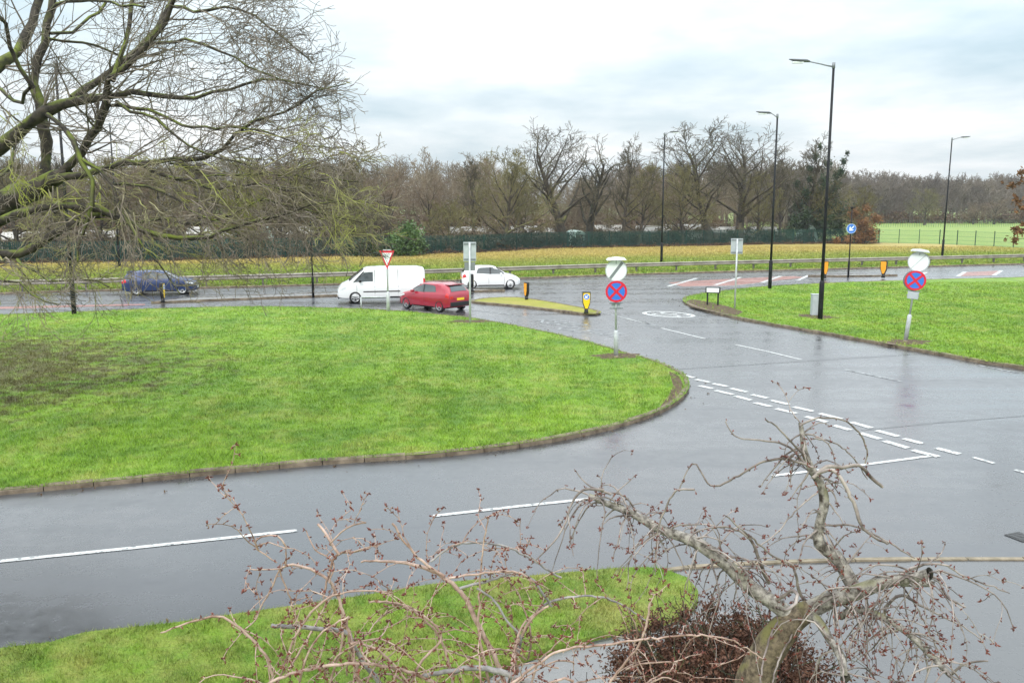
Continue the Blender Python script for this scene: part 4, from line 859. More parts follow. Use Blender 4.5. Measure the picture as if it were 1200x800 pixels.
# ------------------------------------------------------------------ cars
def make_car(name, loc, heading, label, cat, sp):
    """x forward. sp: station tables for bottom, belt, top, half width at belt, half width at roof; windows as polygons in side view"""
    r = empty(name, loc, heading)
    st = sp['st']           # (x, z_bottom, z_belt, z_top, w_mid, w_top)
    X = np.array([s[0] for s in st])
    def I(x, k): return float(np.interp(x, X, [s[k] for s in st]))
    def section(x):
        zb, zl, zt, w, wt = [I(x, k) for k in range(1, 6)]; zs = zb+.18; zm = (zs+zl)/2
        return [(0, zb), (w*.82, zb), (w*.965, zb+.05), (w*.99, zs), (w, zm), (w*.985, zl-.05), (w*.955, zl), (wt+(w*.955-wt)*.45, zl+(zt-zl)*.5), (wt+.015, zt-.07*min(1, (zt-zl)/.3)), (wt*.88, zt-.018), (wt*.5, zt), (0, zt+.006)]
    xs = np.array(sorted(set(list(X)+list(np.linspace(X[0], X[-1], 30))))); n = 12; mb = MB(); vs = []
    for x in xs:
        q = section(x); vs += [(x, y, z) for y, z in q]+[(x, -y, z) for y, z in q[-2:0:-1]]
    N = 2*n-2; fs = [(i*N+k, i*N+(k+1) % N, (i+1)*N+(k+1) % N, (i+1)*N+k) for i in range(len(xs)-1) for k in range(N)]
    fs += [tuple(range(N))[::-1], tuple(range((len(xs)-1)*N, len(xs)*N))]; mb.add(vs, fs); body = mb.build('body', sp['paint'], r, True)
    for p_ in body.data.polygons: p_.use_smooth = True
    # wheel arches cut out
    wr = sp['wr']; cut = MB()
    for wx in sp['wx']:
        for s in (-1, 1):
            cut.add([(wx+(wr+.05)*math.cos(2*math.pi*k_/28), s*y, wr+.01+(wr+.05)*math.sin(2*math.pi*k_/28)) for y in (sp['w']-.26, sp['w']+.2) for k_ in range(28)], [tuple(range(28)), tuple(range(28, 56))]+[(k_, (k_+1) % 28, 28+(k_+1) % 28, 28+k_) for k_ in range(28)])
    co = cut.build('cut', 'plastic'); md = body.modifiers.new('b', 'BOOLEAN'); md.object = co; md.operation = 'DIFFERENCE'; md.solver = 'EXACT'
    try: md.material_mode = 'TRANSFER'
    except Exception: pass
    dg = bpy.context.evaluated_depsgraph_get(); nm = bpy.data.meshes.new_from_object(body.evaluated_get(dg)); body.modifiers.clear(); body.data = nm; bpy.data.objects.remove(co)
    es = body.modifiers.new('e', 'EDGE_SPLIT'); es.split_angle = R(38)
    def side_y(x, z):
        q = section(x)
        for (y0, z0), (y1, z1) in zip(q[1:], q[2:]):
            if z0 <= z <= z1 and z1 > z0: return y0+(y1-y0)*(z-z0)/(z1-z0)
        return q[-3][0]
    def side_patch(nm_, poly, m, off=.006, par=r, only=None):
        for s in ((1, -1) if only is None else (only,)):
            # subdivide polygon edges and fan to a grid by clipping columns
            xs_ = np.linspace(min(p_[0] for p_ in poly), max(p_[0] for p_ in poly), 9); b_ = MB(); cols = []
            for x in xs_:
                zz = []
                for a, c in zip(poly, poly[1:]+poly[:1]):
                    if (a[0]-x)*(c[0]-x) <= 0 and a[0] != c[0]: zz.append(a[1]+(c[1]-a[1])*(x-a[0])/(c[0]-a[0]))
                    elif a[0] == c[0] and abs(a[0]-x) < 1e-6: zz += [a[1], c[1]]
                if not zz: zz = [poly[0][1]]
                lo, hi = min(zz), max(zz); cols.append([(x, s*(side_y(x, lo+(hi-lo)*j/5)+off), lo+(hi-lo)*j/5) for j in range(6)])
            b_.add([v_ for c_ in cols for v_ in c_], [(i*6+j, i*6+j+1, (i+1)*6+j+1, (i+1)*6+j) for i in range(8) for j in range(5)]); b_.build(nm_, m, par)
    for w_ in sp['win']: side_patch('side_window', w_, 'glass')
    for w_ in sp.get('dark', []): side_patch('window_pillar', w_, 'plastic', .0045)
    for w_ in sp.get('seams', []): side_patch('door_seam', w_, 'plastic', .003)
    if sp.get('sill'): side_patch('sill_trim', sp['sill'], 'plastic', .008)
    if sp.get('trim'): side_patch('side_trim', sp['trim'], 'plastic', .012)
    def top_patch(nm_, x0, x1, f0, f1, m, off=.008):
        b_ = MB(); vs = []
        for i in range(7):
            x = x0+(x1-x0)*i/6; wt = I(x, 5)*(f0+(f1-f0)*i/6); zt = I(x, 3)
            for j in range(9):
                y = wt*(-1+2*j/8); a = abs(y)/max(I(x, 5), .01); z = zt+.006-(.006*min(1, a/.5) if a < .5 else .006+.018*(a-.5)/.38)
                vs.append((x+off*(1 if nm_ == 'windscreen' else -1), y, z+off))
        b_.add(vs, [(i*9+j, i*9+j+1, (i+1)*9+j+1, (i+1)*9+j) for i in range(6) for j in range(8)]); b_.build(nm_, m, r, True)
    ws = sp['ws']; top_patch('windscreen', ws[0], ws[1], .86, .97, 'glass')
    if sp.get('rw'): rw = sp['rw']; top_patch('rear_window', rw[0], rw[1], .84, .84, 'glass', .012)
    for wx in sp['wx']:
        for s in (-1, 1):
            wl = empty('wheel', (wx, s*(sp['w']-.11), wr)); wl.parent = r; ty = MB(); vs = []; nn_ = 28
            pr = ((.105, wr*.70), (.11, wr*.86), (.09, wr*.97), (.05, wr), (-.05, wr), (-.09, wr*.97), (-.10, wr*.7))
            for (y, rr) in pr: vs += [(rr*math.cos(2*math.pi*k_/nn_), s*y, rr*math.sin(2*math.pi*k_/nn_)) for k_ in range(nn_)]
            ty.add(vs, [(i*nn_+k_, i*nn_+(k_+1) % nn_, (i+1)*nn_+(k_+1) % nn_, (i+1)*nn_+k_) for i in range(len(pr)-1) for k_ in range(nn_)]+[tuple(range((len(pr)-1)*nn_, len(pr)*nn_))]); ty.build('tyre', 'rubber', wl, True)
            rm = MB(); rr = wr*.70
            rm.disc((0, 0), rr, s*.03-.01, s*.03+.01, nn_)
            rm_o = rm.build('rim_back', 'plastic', wl); sp_ = MB()
            for a in range(5):
                t = 2*math.pi*a/5+.3; c_, s_ = math.cos(t), math.sin(t)
                sp_.add([(x*c_-z*s_, s*y, x*s_+z*c_) for y in (.06, .085) for x, z in ((.02, -.035), (rr, -.05), (rr, .05), (.02, .035))], [(0, 1, 2, 3), (4, 5, 6, 7), (0, 1, 5, 4), (1, 2, 6, 5), (2, 3, 7, 6), (3, 0, 4, 7)])
            for rr1, rr0 in ((rr, rr*.88),):
                v_ = [(q*math.cos(2*math.pi*k_/nn_), s*y, q*math.sin(2*math.pi*k_/nn_)) for q, y in ((rr1, .104), (rr0, .088), (rr0, .04)) for k_ in range(nn_)]; sp_.add(v_, [(i*nn_+k_, i*nn_+(k_+1) % nn_, (i+1)*nn_+(k_+1) % nn_, (i+1)*nn_+k_) for i in range(2) for k_ in range(nn_)])
            sp_.disc((0, 0), rr*.2, min(s*.06, s*.09), max(s*.06, s*.09), 14); sp_.build('rim', sp['rim'], wl)
    for s in (-1, 1):
        mx = sp['mirror']; MB().box(mx[0]-.10, mx[0]+.04, s*mx[2]-.09, s*mx[2]+.09, mx[1], mx[1]+.13).build('wing_mirror', sp.get('mirpaint', sp['paint']), r, bevel=.02)
    e_ = sp['ends']; xf = X[-1]; xr = X[0]
    # lights follow the body: patches on the side surface that wrap forward
    for nm_, poly, m in (('headlight', e_['head'], 'head'), ('tail_light', e_['tail'], 'tail')): side_patch(nm_, poly, m, .008)
    for s in (-1, 1):
        MB().box(xf-.06, xf+.012, min(s*e_['hy'][0], s*e_['hy'][1]), max(s*e_['hy'][0], s*e_['hy'][1]), *e_['hz']).build('headlight', 'head', r, bevel=.01)
        MB().box(xr-.012, xr+.05, min(s*e_['ty'][0], s*e_['ty'][1]), max(s*e_['ty'][0], s*e_['ty'][1]), *e_['tz']).build('tail_light', 'tail', r, bevel=.008)
    MB().box(xr-.018, xr-.002, -.26, .26, e_['pz'], e_['pz']+.12).build('rear_number_plate', 'plate', r); MB().box(xf+.004, xf+.02, -.26, .26, .36, .48).build('front_number_plate', 'platew', r)
    MB().box(xr-.03, xr+.12, -sp['w']*.86, sp['w']*.86, st[0][1]-.02, st[0][1]+.20).build('rear_bumper_insert', 'plastic', r, bevel=.03)
    MB().box(xf-.08, xf+.015, -sp['w']*.6, sp['w']*.6, .24, .36).build('front_grille', 'plastic', r, bevel=.02)
    if sp.get('spoiler'): a = sp['spoiler']; MB().box(a[0]-.1, a[0]+.22, -a[2], a[2], a[1], a[1]+.035).build('roof_spoiler', sp['paint'], r, bevel=.012)
    MB().tube([(sp['wx'][0], -sp['w']+.2, wr), (sp['wx'][0], sp['w']-.2, wr)], .05, 8).tube([(sp['wx'][1], -sp['w']+.2, wr), (sp['wx'][1], sp['w']-.2, wr)], .05, 8).build('axle', 'plastic', r)
    return tag(r, label, cat)
# x: rear -> front
hatch = lambda Lh, w, h, paint, rim, wr=.31, wb=1.25: dict(w=w, wr=wr, wx=(-wb, wb), paint=paint, rim=rim,
    st=[(-Lh, .34, .80, .86, w*.90, w*.80), (-Lh+.05, .27, .93, 1.00, w*.95, w*.82), (-Lh+.28, .20, .96, h-.16, w*.99, w*.70), (-Lh+.50, .19, .95, h-.085, w, w*.73), (-Lh+1.0, .18, .93, h, w, w*.76), (0, .18, .91, h-.01, w, w*.77), (.30, .18, .90, h-.07, w, w*.76), (.62, .18, .90, h-.24, w, w*.78), (1.02, .18, .91, 1.00, w, w*.84), (1.14, .18, .89, .965, w, w*.88), (Lh-.42, .19, .80, .88, w*.98, w*.84), (Lh-.16, .21, .68, .76, w*.90, w*.76), (Lh, .27, .56, .62, w*.70, w*.60)],
    win=[[(-.02, .97), (.86, .965), (.36, h-.12), (-.02, h-.10)], [(-.98, 1.02), (-.10, .975), (-.10, h-.10), (-.72, h-.12), (-.92, h-.20)]],
    dark=[[(-.12, .965), (.0, .965), (.0, h-.09), (-.12, h-.09)], [(.84, .955), (.93, .955), (.38, h-.10), (.30, h-.11)]],
    seams=[[(-.17, .30), (-.155, .30), (-.155, .96), (-.17, .96)], [(.845, .32), (.86, .32), (.86, .94), (.845, .94)]], sill=[(-.85, .20), (.85, .20), (.85, .27), (-.85, .27)],
    ws=(.36, 1.0), rw=(-Lh+.10, -Lh+.42), mirror=(.66, .93, w+.09),
    ends=dict(head=[(Lh-.62, .74), (Lh-.14, .60), (Lh-.14, .68), (Lh-.55, .82)], tail=[(-Lh+.03, .72), (-Lh+.30, .80), (-Lh+.22, 1.02), (-Lh+.04, .90)], hy=(w*.42, w*.66), hz=(.50, .60), ty=(w*.62, w*.88), tz=(.70, .84), pz=.62), spoiler=(-Lh+.36, h-.09, w*.62))
sp = hatch(1.975, .86, 1.47, 'carred', 'alloy'); make_car('red_hatchback', (-4.15, 47.05, .0), R(139), 'dark red three-door hatchback waiting at the slip road', 'car', sp)
sp = hatch(1.92, .84, 1.50, 'carwhite', 'alloy', .32); c = G(574, 338.6); make_car('white_hatchback', (c.x, c.y+.85, 0), R(7), 'white small hatchback driving right on the far carriageway', 'car', sp)
sp = hatch(2.15, .89, 1.46, 'carblue', 'silver', .33, 1.32); c = G(183, 345.5); make_car('blue_hatchback', (c.x, c.y+.9, 0), R(13), 'dark blue hatchback driving right behind the mossy branches', 'car', sp)
v = dict(w=.96, wr=.34, wx=(-1.45, 1.50), paint='vanwhite', rim='alloy',
    st=[(-2.42, .42, 1.05, 1.80, .92, .80), (-2.36, .30, 1.10, 1.93, .945, .82), (-2.1, .26, 1.12, 1.98, .96, .84), (0, .25, 1.12, 2.0, .96, .85), (.75, .25, 1.12, 1.97, .96, .84), (1.0, .25, 1.12, 1.88, .96, .82), (1.62, .25, 1.12, 1.42, .95, .84), (1.86, .25, 1.08, 1.20, .94, .84), (2.18, .26, .95, 1.06, .90, .76), (2.38, .30, .76, .86, .80, .68), (2.44, .36, .60, .68, .68, .58)],
    win=[[(.50, 1.22), (1.50, 1.19), (.98, 1.72), (.50, 1.74)]], dark=[[(1.50, 1.17), (1.62, 1.16), (1.05, 1.76), (.96, 1.76)]],
    seams=[[(.40, .4), (.415, .4), (.415, 1.85), (.40, 1.85)], [(-.9, .4), (-.885, .4), (-.885, 1.85), (-.9, 1.85)], [(1.40, .45), (1.415, .45), (1.415, 1.15), (1.40, 1.15)]], sill=[(-1.0, .27), (1.0, .27), (1.0, .36), (-1.0, .36)], trim=[(-1.0, .62), (1.05, .62), (1.05, .68), (-1.0, .68)],
    ws=(.98, 1.80), rw=None, mirror=(1.25, 1.18, 1.08), mirpaint='plastic',
    ends=dict(head=[(1.98, .86), (2.34, .70), (2.34, .80), (2.08, 1.0)], tail=[(-2.40, .85), (-2.32, .85), (-2.32, 1.35), (-2.40, 1.35)], hy=(.42, .66), hz=(.58, .72), ty=(.74, .88), tz=(.85, 1.3), pz=.75))
c = G(444, 355); make_car('white_van', (c.x, c.y+1.0, 0), R(192), 'white panel van driving left past the give way sign', 'van', v)
# ------------------------------------------------------------------ the big mossy tree on the left
def limb(px, Y0, dY, scale_w=1.0):
    """px: (x, y, width) along the limb; Y drifts by dY over its length"""
    n = len(px); P = []; Rr = []
    for i, (x, y, wd) in enumerate(px):
        Y = Y0+dY*i/(n-1); p = at(x, y, Y); P.append(p); Rr.append(max(.006, wd*.5*Y/F*scale_w*(.80 if Y > 15 else 1)))
    # smooth
    S_ = spline([(p.x, p.y, p.z) for p in P], .35); k = []; jr = random.Random(int(px[0][0]*7+px[-1][1]))
    if Y0 > 15: S_ = [q+Vector((jr.gauss(0, .03), jr.gauss(0, .05), jr.gauss(0, .03))) for q in S_]
    cum = [0]; 
    for a, b in zip(P, P[1:]): cum.append(cum[-1]+(b-a).length)
    c2 = [0]
    for a, b in zip(S_, S_[1:]): c2.append(c2[-1]+(b-a).length)
    tot = c2[-1] or 1
    rad = [float(np.interp(c/tot*cum[-1], cum, Rr)) for c in c2]
    return S_, rad
LM = [
 ([(-40,262,44),(0,240,36),(40,224,28),(65,210,22),(80,202,15)], 22, -.4),
 ([(-10,182,20),(0,172,20),(30,150,18),(55,130,16),(85,120,13),(125,116,11),(155,109,8),(190,112,6.5),(230,115,5.5),(270,105,4),(330,95,3),(395,108,1.5)], 22.3, -2.5),
 ([(85,120,12),(100,105,10),(130,85,10),(160,60,10),(185,35,9),(203,5,8),(218,-25,6)], 22, 1.5),
 ([(58,222,15),(75,200,13),(95,180,12),(115,150,12),(127,122,11),(131,95,10),(148,78,9),(172,55,8),(192,28,7.5),(205,-5,6)], 21.8, -1.5),
 ([(131,95,8),(138,70,7),(146,50,6.5),(153,30,6),(156,5,6),(160,-20,5)], 21.2, 1),
 ([(48,215,16),(53,185,15),(53,150,14),(49,122,13),(41,103,13),(44,85,11),(52,50,11),(60,10,11),(63,-20,10)], 22.5, 1),
 ([(-10,82,18),(0,76,17),(22,62,14),(33,40,13),(44,10,12),(52,-20,10)], 23, 1.5),
 ([(41,103,7),(25,80,6),(12,55,6),(5,30,5),(0,20,5)], 22, -1),
 ([(60,214,14),(80,208,11),(110,203,9),(135,198,8),(165,190,7.5),(200,190,6.5),(240,186,6),(262,176,5.5),(275,158,4.5),(300,142,4),(330,128,3.5),(370,110,2.5),(402,97,1.5)], 21.6, -3),
 ([(-10,262,14),(20,252,14),(45,244,13),(85,243,12),(115,249,9.5),(150,261,8.5),(190,275,7.5),(230,280,6.5),(262,272,5.5),(300,258,4.5),(345,246,3),(405,236,1.5)], 21.2, -3.5),
 ([(-10,303,12),(0,299,12),(40,290,13),(60,274,12),(88,260,10),(118,254,8)], 20.8, -.6),
 ([(55,135,7),(70,148,7),(85,165,7),(98,190,7),(108,212,7),(108,238,7),(100,268,6),(90,288,5),(90,305,3)], 20.5, -1.5),
 ([(98,190,5),(118,200,5),(133,218,5.5),(140,240,4.5),(150,262,4),(168,290,3),(190,312,2.3),(213,345,1.5)], 20, -1.5),
 ([(133,218,4),(160,215,3.5),(190,225,3),(225,245,3),(260,262,2.5),(300,285,2)], 20.3, -1.5),
 ([(135,117,5),(150,130,4.5),(170,135,4.5),(200,150,4),(220,170,3.5),(260,185,2.5),(310,200,2)], 21, -2),
 ([(127,122,5),(160,127,5),(190,135,4.5),(215,148,4),(240,150,3.5),(290,150,3),(340,165,2),(390,175,1.3)], 21.5, -3),
 ([(203,5,5),(230,15,4.5),(262,10,4),(300,20,3),(340,50,2),(365,75,1.3)], 22, -2),
 ([(172,55,5),(205,48,4.5),(240,52,4),(275,70,3),(310,85,2.4),(350,100,1.4)], 21.4, -2.5),
 ([(60,12,5),(90,0,5),(130,5,4),(170,10,3)], 22, -2), ([(58,38,5),(85,37,4),(105,22,4),(125,5,4)], 22.5, 1.5), ([(56,48,4),(95,50,3.5),(130,60,3),(150,75,2)], 22, 2),
 ([(165,190,5),(190,205,5),(225,213,4.5),(255,222,4),(300,215,3),(350,225,2.2),(410,240,1.3)], 20.8, -3), ([(200,190,4),(230,200,3.5),(270,205,3),(330,205,2),(420,215,1.2)], 21, -3),
 ([(150,262,4),(190,258,4),(230,262,4),(262,255,4),(285,245,3.5),(310,235,3),(370,250,2),(430,262,1.2)], 20.4, -2.5),
 ([(0,262,7),(-10,230,6),(10,200,5),(15,170,4),(30,140,3)], 22.5, 2), ([(35,104,5),(25,120,5),(10,112,5),(-5,100,5)], 22.5, 2),
 ([(20,305,5),(45,320,4),(60,330,3),(90,327,2.5),(130,335,2)], 20, -1.5), ([(-10,325,4),(20,332,3.5),(35,345,3),(50,352,2.2),(68,357,1.5)], 19.5, -1),
]
rnd = random.Random(77); limbs = [limb(a, b, c) for a, b, c in LM]
rootp = G(-190, 505, .1)
lt = empty('mossy_tree', rootp)
big = [(S_, rd) for S_, rd in limbs]
j0 = limbs[0][0][0]
tb = [Vector((rootp.x, rootp.y, -.1)), Vector((rootp.x+.1, rootp.y, .8)), Vector((rootp.x+.35, rootp.y+.1, 2.6)), Vector(((rootp.x*.5+j0.x*.5), (rootp.y+j0.y)/2, (2.9+j0.z)/2+.1)), Vector(j0)]
tb = spline(tb, .3)
trk = [(tb, [float(np.interp(i/len(tb), [0, .1, .5, 1], [.85, .6, .5, .46])) for i in range(len(tb))])]
# second stem feeding the upper limbs
def stem(a, b, r0, r1):
    m_ = (Vector(a)+Vector(b))/2+Vector((-.2, 0, .3)); q = spline([a, m_, b], .3); return (q, [r0+(r1-r0)*i/len(q) for i in range(len(q))])
t_mid = tb[int(len(tb)*.55)]
trk.append(stem(t_mid, limbs[1][0][0], .35, .22)); trk.append(stem(t_mid, limbs[6][0][0], .33, .19)); trk.append(stem(t_mid, limbs[9][0][0], .25, .16)); trk.append(stem(tb[int(len(tb)*.4)], limbs[10][0][0], .2, .13))
loc = lambda S_: [(q[0]-rootp.x, q[1]-rootp.y, q[2]-rootp.z) for q in S_]
va, fa = tubes([(loc(S_), rd) for S_, rd in trk], 12); link('trunk', npmesh('trunk', va, fa, 4, True), 'bark_moss', lt)
# knobbly limbs
def knob(rd): return [x*(1+.10*rnd.gauss(0, 1)*.7) for x in rd]
va, fa = tubes([(loc(S_), knob(rd)) for S_, rd in limbs], 9); link('limb', npmesh('limb', va, fa, 4, True), 'bark_moss', lt)
out = {}; fine = {}
for li, (S_, rd) in enumerate(limbs):
    Ln = sum((b-a).length for a, b in zip(S_, S_[1:])); cnt = max(4, int(Ln*(3.4 if rd[len(rd)//2] < .09 else 2.0)))
    for j in range(cnt):
        t = rnd.uniform(.12, 1.0) if li else rnd.uniform(.5, 1); i = min(int(t*(len(S_)-1)), len(S_)-2); q = Vector(S_[i]); d = (Vector(S_[i+1])-q).normalized(); r0 = rd[i]
        u, vv_, dd = rnd.gauss(0, 1), rnd.gauss(0, .9), 0
        nd = (d*rnd.uniform(.5, 1.4)+Vector((rnd.gauss(.25, .5), rnd.gauss(-.1, .6), rnd.gauss(0, .6)))).normalized()
        low_ = q.z < 6.3
        if low_ and rnd.random() < .35: continue
        ln = rnd.uniform(.7, 2.0) if low_ else rnd.uniform(1.0, 2.6)*(1.0 if r0 > .03 else .8)
        if low_: nd.z -= .15
        if q.x > -5.6: ln *= .75
        grow(rnd, q, nd, ln, min(.035, max(.010, r0*.4)), 1, 3, out if low_ else fine, up=.10 if not low_ else .0, wob=.38 if low_ else .28, kids=(4, 4, 3), droop=.10 if low_ else .0, spread=(25, 55), ratio=.58, bias=Vector((.35, 0, 0)), rratio=.6)
# the dense fine spray against the sky
for (x0, y0, x1, y1) in [(230,20,345,60),(262,10,370,20),(300,20,350,0),(300,60,360,95),(275,70,365,70),(330,50,372,110),(290,10,330,-20),(250,50,300,-10),(310,85,365,50),(330,95,395,118),(240,60,320,85),(310,40,352,150),(370,110,410,98),(345,100,400,140),(300,142,350,170),(330,128,375,160)]:
    for k_ in range(5):
        Y = rnd.uniform(18.5, 22); a = at(x0+rnd.uniform(-45, 25), y0+rnd.uniform(-30, 30), Y); b = at(x1+rnd.uniform(-40, 20), y1+rnd.uniform(-35, 40), Y-.8)
        grow(rnd, a, b-a, (b-a).length*.9, .014, 1, 3, fine, up=.06, wob=.26, kids=(6, 5, 3), spread=(20, 45), ratio=.5, rratio=.6, droop=.03)
for (x0, y0, x1, y1) in [(262,176,330,190),(300,215,380,245),(330,205,420,225),(345,246,440,270),(350,225,430,262),(300,258,400,285),(260,262,350,300),(370,250,445,290),(230,262,300,310),(190,275,260,320),(230,200,330,235),(150,250,210,330),(90,300,75,355),(100,250,60,320),(225,245,310,300),(310,200,420,200),(262,150,400,170),(390,175,440,190), (330,240,400,300), (140,240,140,310), (170,235,185,300), (400,235,460,255), (0,320,60,350), (380,200,450,230), (20,180,10,260), (60,230,40,300), (10,140,30,200), (380,215,455,225), (390,245,465,275), (360,225,450,290), (370,205,440,180), (300,240,380,300), (250,230,330,290), (340,190,430,200)]:
    for k_ in range(6):
        Y = rnd.uniform(17.5, 21); a = at(x0+rnd.uniform(-14, 14), y0+rnd.uniform(-12, 12), Y); b = at(x1+rnd.uniform(-18, 18), y1+rnd.uniform(-22, 22), Y-.8)
        grow(rnd, a, b-a, (b-a).length*.85, .015, 1, 3, out if k_ % 2 else fine, up=.0, wob=.42, kids=(5, 5, 3), spread=(25, 50), ratio=.5, rratio=.6, droop=.06)
def coll(o_, mul=1.0, minr=.0045): return [(loc(P), [max(x*mul, minr) for x in Rd]) for l in o_ for P, Rd in o_[l]]
va, fa = tubes(coll(out, 1.0, .0055), 4); link('mossy_twigs', npmesh('mossy_twigs', va, fa, 4), 'twig_moss', lt)
va, fa = tubes(coll(fine, .8, .0045), 4); link('fine_twigs', npmesh('fine_twigs', va, fa, 4), 'twig_grey', lt)
tag(lt, 'huge bare mossy tree reaching in from the left edge', 'tree')
# ------------------------------------------------------------------ cherry tree in the foreground
class Twigs:
    def __init__(s, seed): s.r = random.Random(seed); s.p = []; s.b = []; s.fine = []
    def bud(s, q, n, sz=.011):
        for _ in range(n):
            d = Vector((s.r.gauss(0, 1), s.r.gauss(0, 1), s.r.gauss(.3, 1))).normalized(); s.b.append((q+d*sz*.9, d, sz*s.r.uniform(.7, 1.3)))
    def arch(s, q, d, ln, r0, g=.9, lvl=0, spur=.11, wob=.16, maxl=2):
        rn = s.r; n = max(5, int(ln/.05)); st = ln/n; pts = [q.copy()]; rad = [r0]; d = d.normalized()
        for i in range(n):
            t = i/n; d = (d+Vector((rn.gauss(0, wob), rn.gauss(0, wob), rn.gauss(0, wob)-g*st*(1.2+t)))).normalized(); q = q+d*st; pts.append(q.copy()); rad.append(max(r0*(1-.65*(i+1)/n), .0019))
            if rn.random() < st/spur:
                k_ = Vector((rn.gauss(0, 1), rn.gauss(0, 1), rn.gauss(.2, .8))).normalized(); e_ = q+k_*rn.uniform(.008, .028); s.fine.append(([q.copy(), e_], [.003, .0026])); s.bud(e_, rn.choice((1, 2, 3)), .0085)
            if lvl < maxl and rn.random() < st*(2.3 if lvl == 0 else 2.0) and i > 1:
                nd = (d+Vector((rn.gauss(0, .8), rn.gauss(0, .8), rn.gauss(.15, .7)))).normalized(); s.arch(q, nd, ln*rn.uniform(.3, .6), max(rad[-1]*.65, .0024), g, lvl+1, spur, wob, maxl)
        s.p.append((pts, rad)); s.bud(q, 4, .0095)
    def hand(s, px, Y0, dY, spur=.07, fl=1.0):
        S_, rd = limb(px, Y0, dY); S_ = spline([tuple(q) for q in S_], .06) if False else S_
        S2 = spline([tuple(at(x, y, Y0+dY*i/(len(px)-1))) for i, (x, y, w_) in enumerate(px)], .03); rr = [float(np.interp(i/len(S2)*(len(px)-1), range(len(px)), [w_*.5*Y0/F for _, _, w_ in px])) for i in range(len(S2))]
        S2 = [q+Vector((s.r.gauss(0, .0025), s.r.gauss(0, .0025), s.r.gauss(0, .0025))) for q in S2]; s.p.append((S2, rr))
        for i, q in enumerate(S2):
            if s.r.random() < .03/spur*fl:
                k_ = Vector((s.r.gauss(0, 1), s.r.gauss(0, 1), s.r.gauss(.2, .8))).normalized(); e_ = q+k_*(rr[i]+s.r.uniform(.006, .022)); s.fine.append(([q.copy(), e_], [.003, .0024])); s.bud(e_, s.r.choice((1, 2, 3)), .0075)
        return S2, rr
    def bud_mesh(s):
        Vs = []; Fs = []
        for (c, d, sz) in s.b:
            a = d.orthogonal().normalized(); b = d.cross(a); n = len(Vs)
            Vs += [c-d*sz*1.0, c+a*sz*.55, c+b*sz*.55, c-a*sz*.55, c-b*sz*.55, c+d*sz*1.5]
            for k_ in range(4): Fs += [(n, n+1+(k_+1) % 4, n+1+k_), (n+5, n+1+k_, n+1+(k_+1) % 4)]
        return Vs, Fs
def ysub(P, o): return [(q[0]-o.x, q[1]-o.y, q[2]-o.z) for q in P]
CY = 5.5
base = at(872, 840, CY); base = Vector((base.x-.05, CY, 0.03)); ct = empty('cherry_tree', base)
T = Twigs(5)
K1 = [([(866,860,64),(880,815,60),(893,775,56),(910,748,50),(930,726,40),(950,713,27)], 0), ([(935,728,30),(905,705,27),(880,688,26),(850,660,25),(815,635,22),(775,620,18),(740,601,15),(712,590,12),(690,580,7)], .35),
      ([(985,702,28),(1000,690,26),(992,672,24),(980,652,23),(960,636,19),(961,612,17),(966,590,17),(962,568,16),(950,548,15),(943,530,13),(940,508,9),(938,495,7)], .15), ([(948,714,32),(975,702,30),(1000,695,27),(1035,682,22),(1062,678,18),(1088,672,16)], -.3),
      ([(985,722,13),(1002,714,13),(1031,721,12),(1065,742,11),(1095,772,10),(1114,791,9)], -.5), ([(945,720,20),(958,726,16),(972,748,14),(985,768,13),(990,793,11)], -.5), ([(1055,682,13),(1075,683,14),(1092,683,12)], .1)]
lim = []
for px, dY in K1: S2 = spline([tuple(at(x, y, CY+dY*i/(len(px)-1))) for i, (x, y, w_) in enumerate(px)], .04); lim.append((S2, [float(np.interp(i/len(S2)*(len(px)-1), range(len(px)), [w_*.5*(.84 if dY == 0 else .70)*CY/F for _, _, w_ in px]))*(1+.03*math.sin(i*.8)+T.r.gauss(0, .02)) for i in range(len(S2))]))
tb = spline([(base.x, base.y, -.05), (base.x+.02, base.y, .9), tuple(lim[0][0][0])], .08)
va, fa = tubes([(ysub(tb, base), [.20-.05*i/len(tb) for i in range(len(tb))]), (ysub(lim[0][0], base), lim[0][1])], 14); link('trunk', npmesh('trunk', va, fa, 4, True), 'cherry_trunk', ct)
MB().tube([(q.x-base.x, q.y-base.y, q.z-base.z) for q in (lim[5][0][-1], lim[5][0][-1]+Vector((.01, 0, -.012)))], [.034, .03], 10).build('cut_stub', 'bark_dark', ct)
MB().tube([(q.x-base.x, q.y-base.y, q.z-base.z) for q in (lim[3][0][-1], lim[3][0][-1]+Vector((.012, 0, -.002)))], [.042, .038], 10).build('cut_stub', 'bark_dark', ct)
va, fa = tubes([(ysub(S2, base), rr) for S2, rr in lim[1:]], 12); link('limb', npmesh('limb', va, fa, 4, True), 'cherry', ct)
z8 = lambda L_: [(x*.4833+620, y*.4833+470, w_*.56) for x, y, w_ in L_]
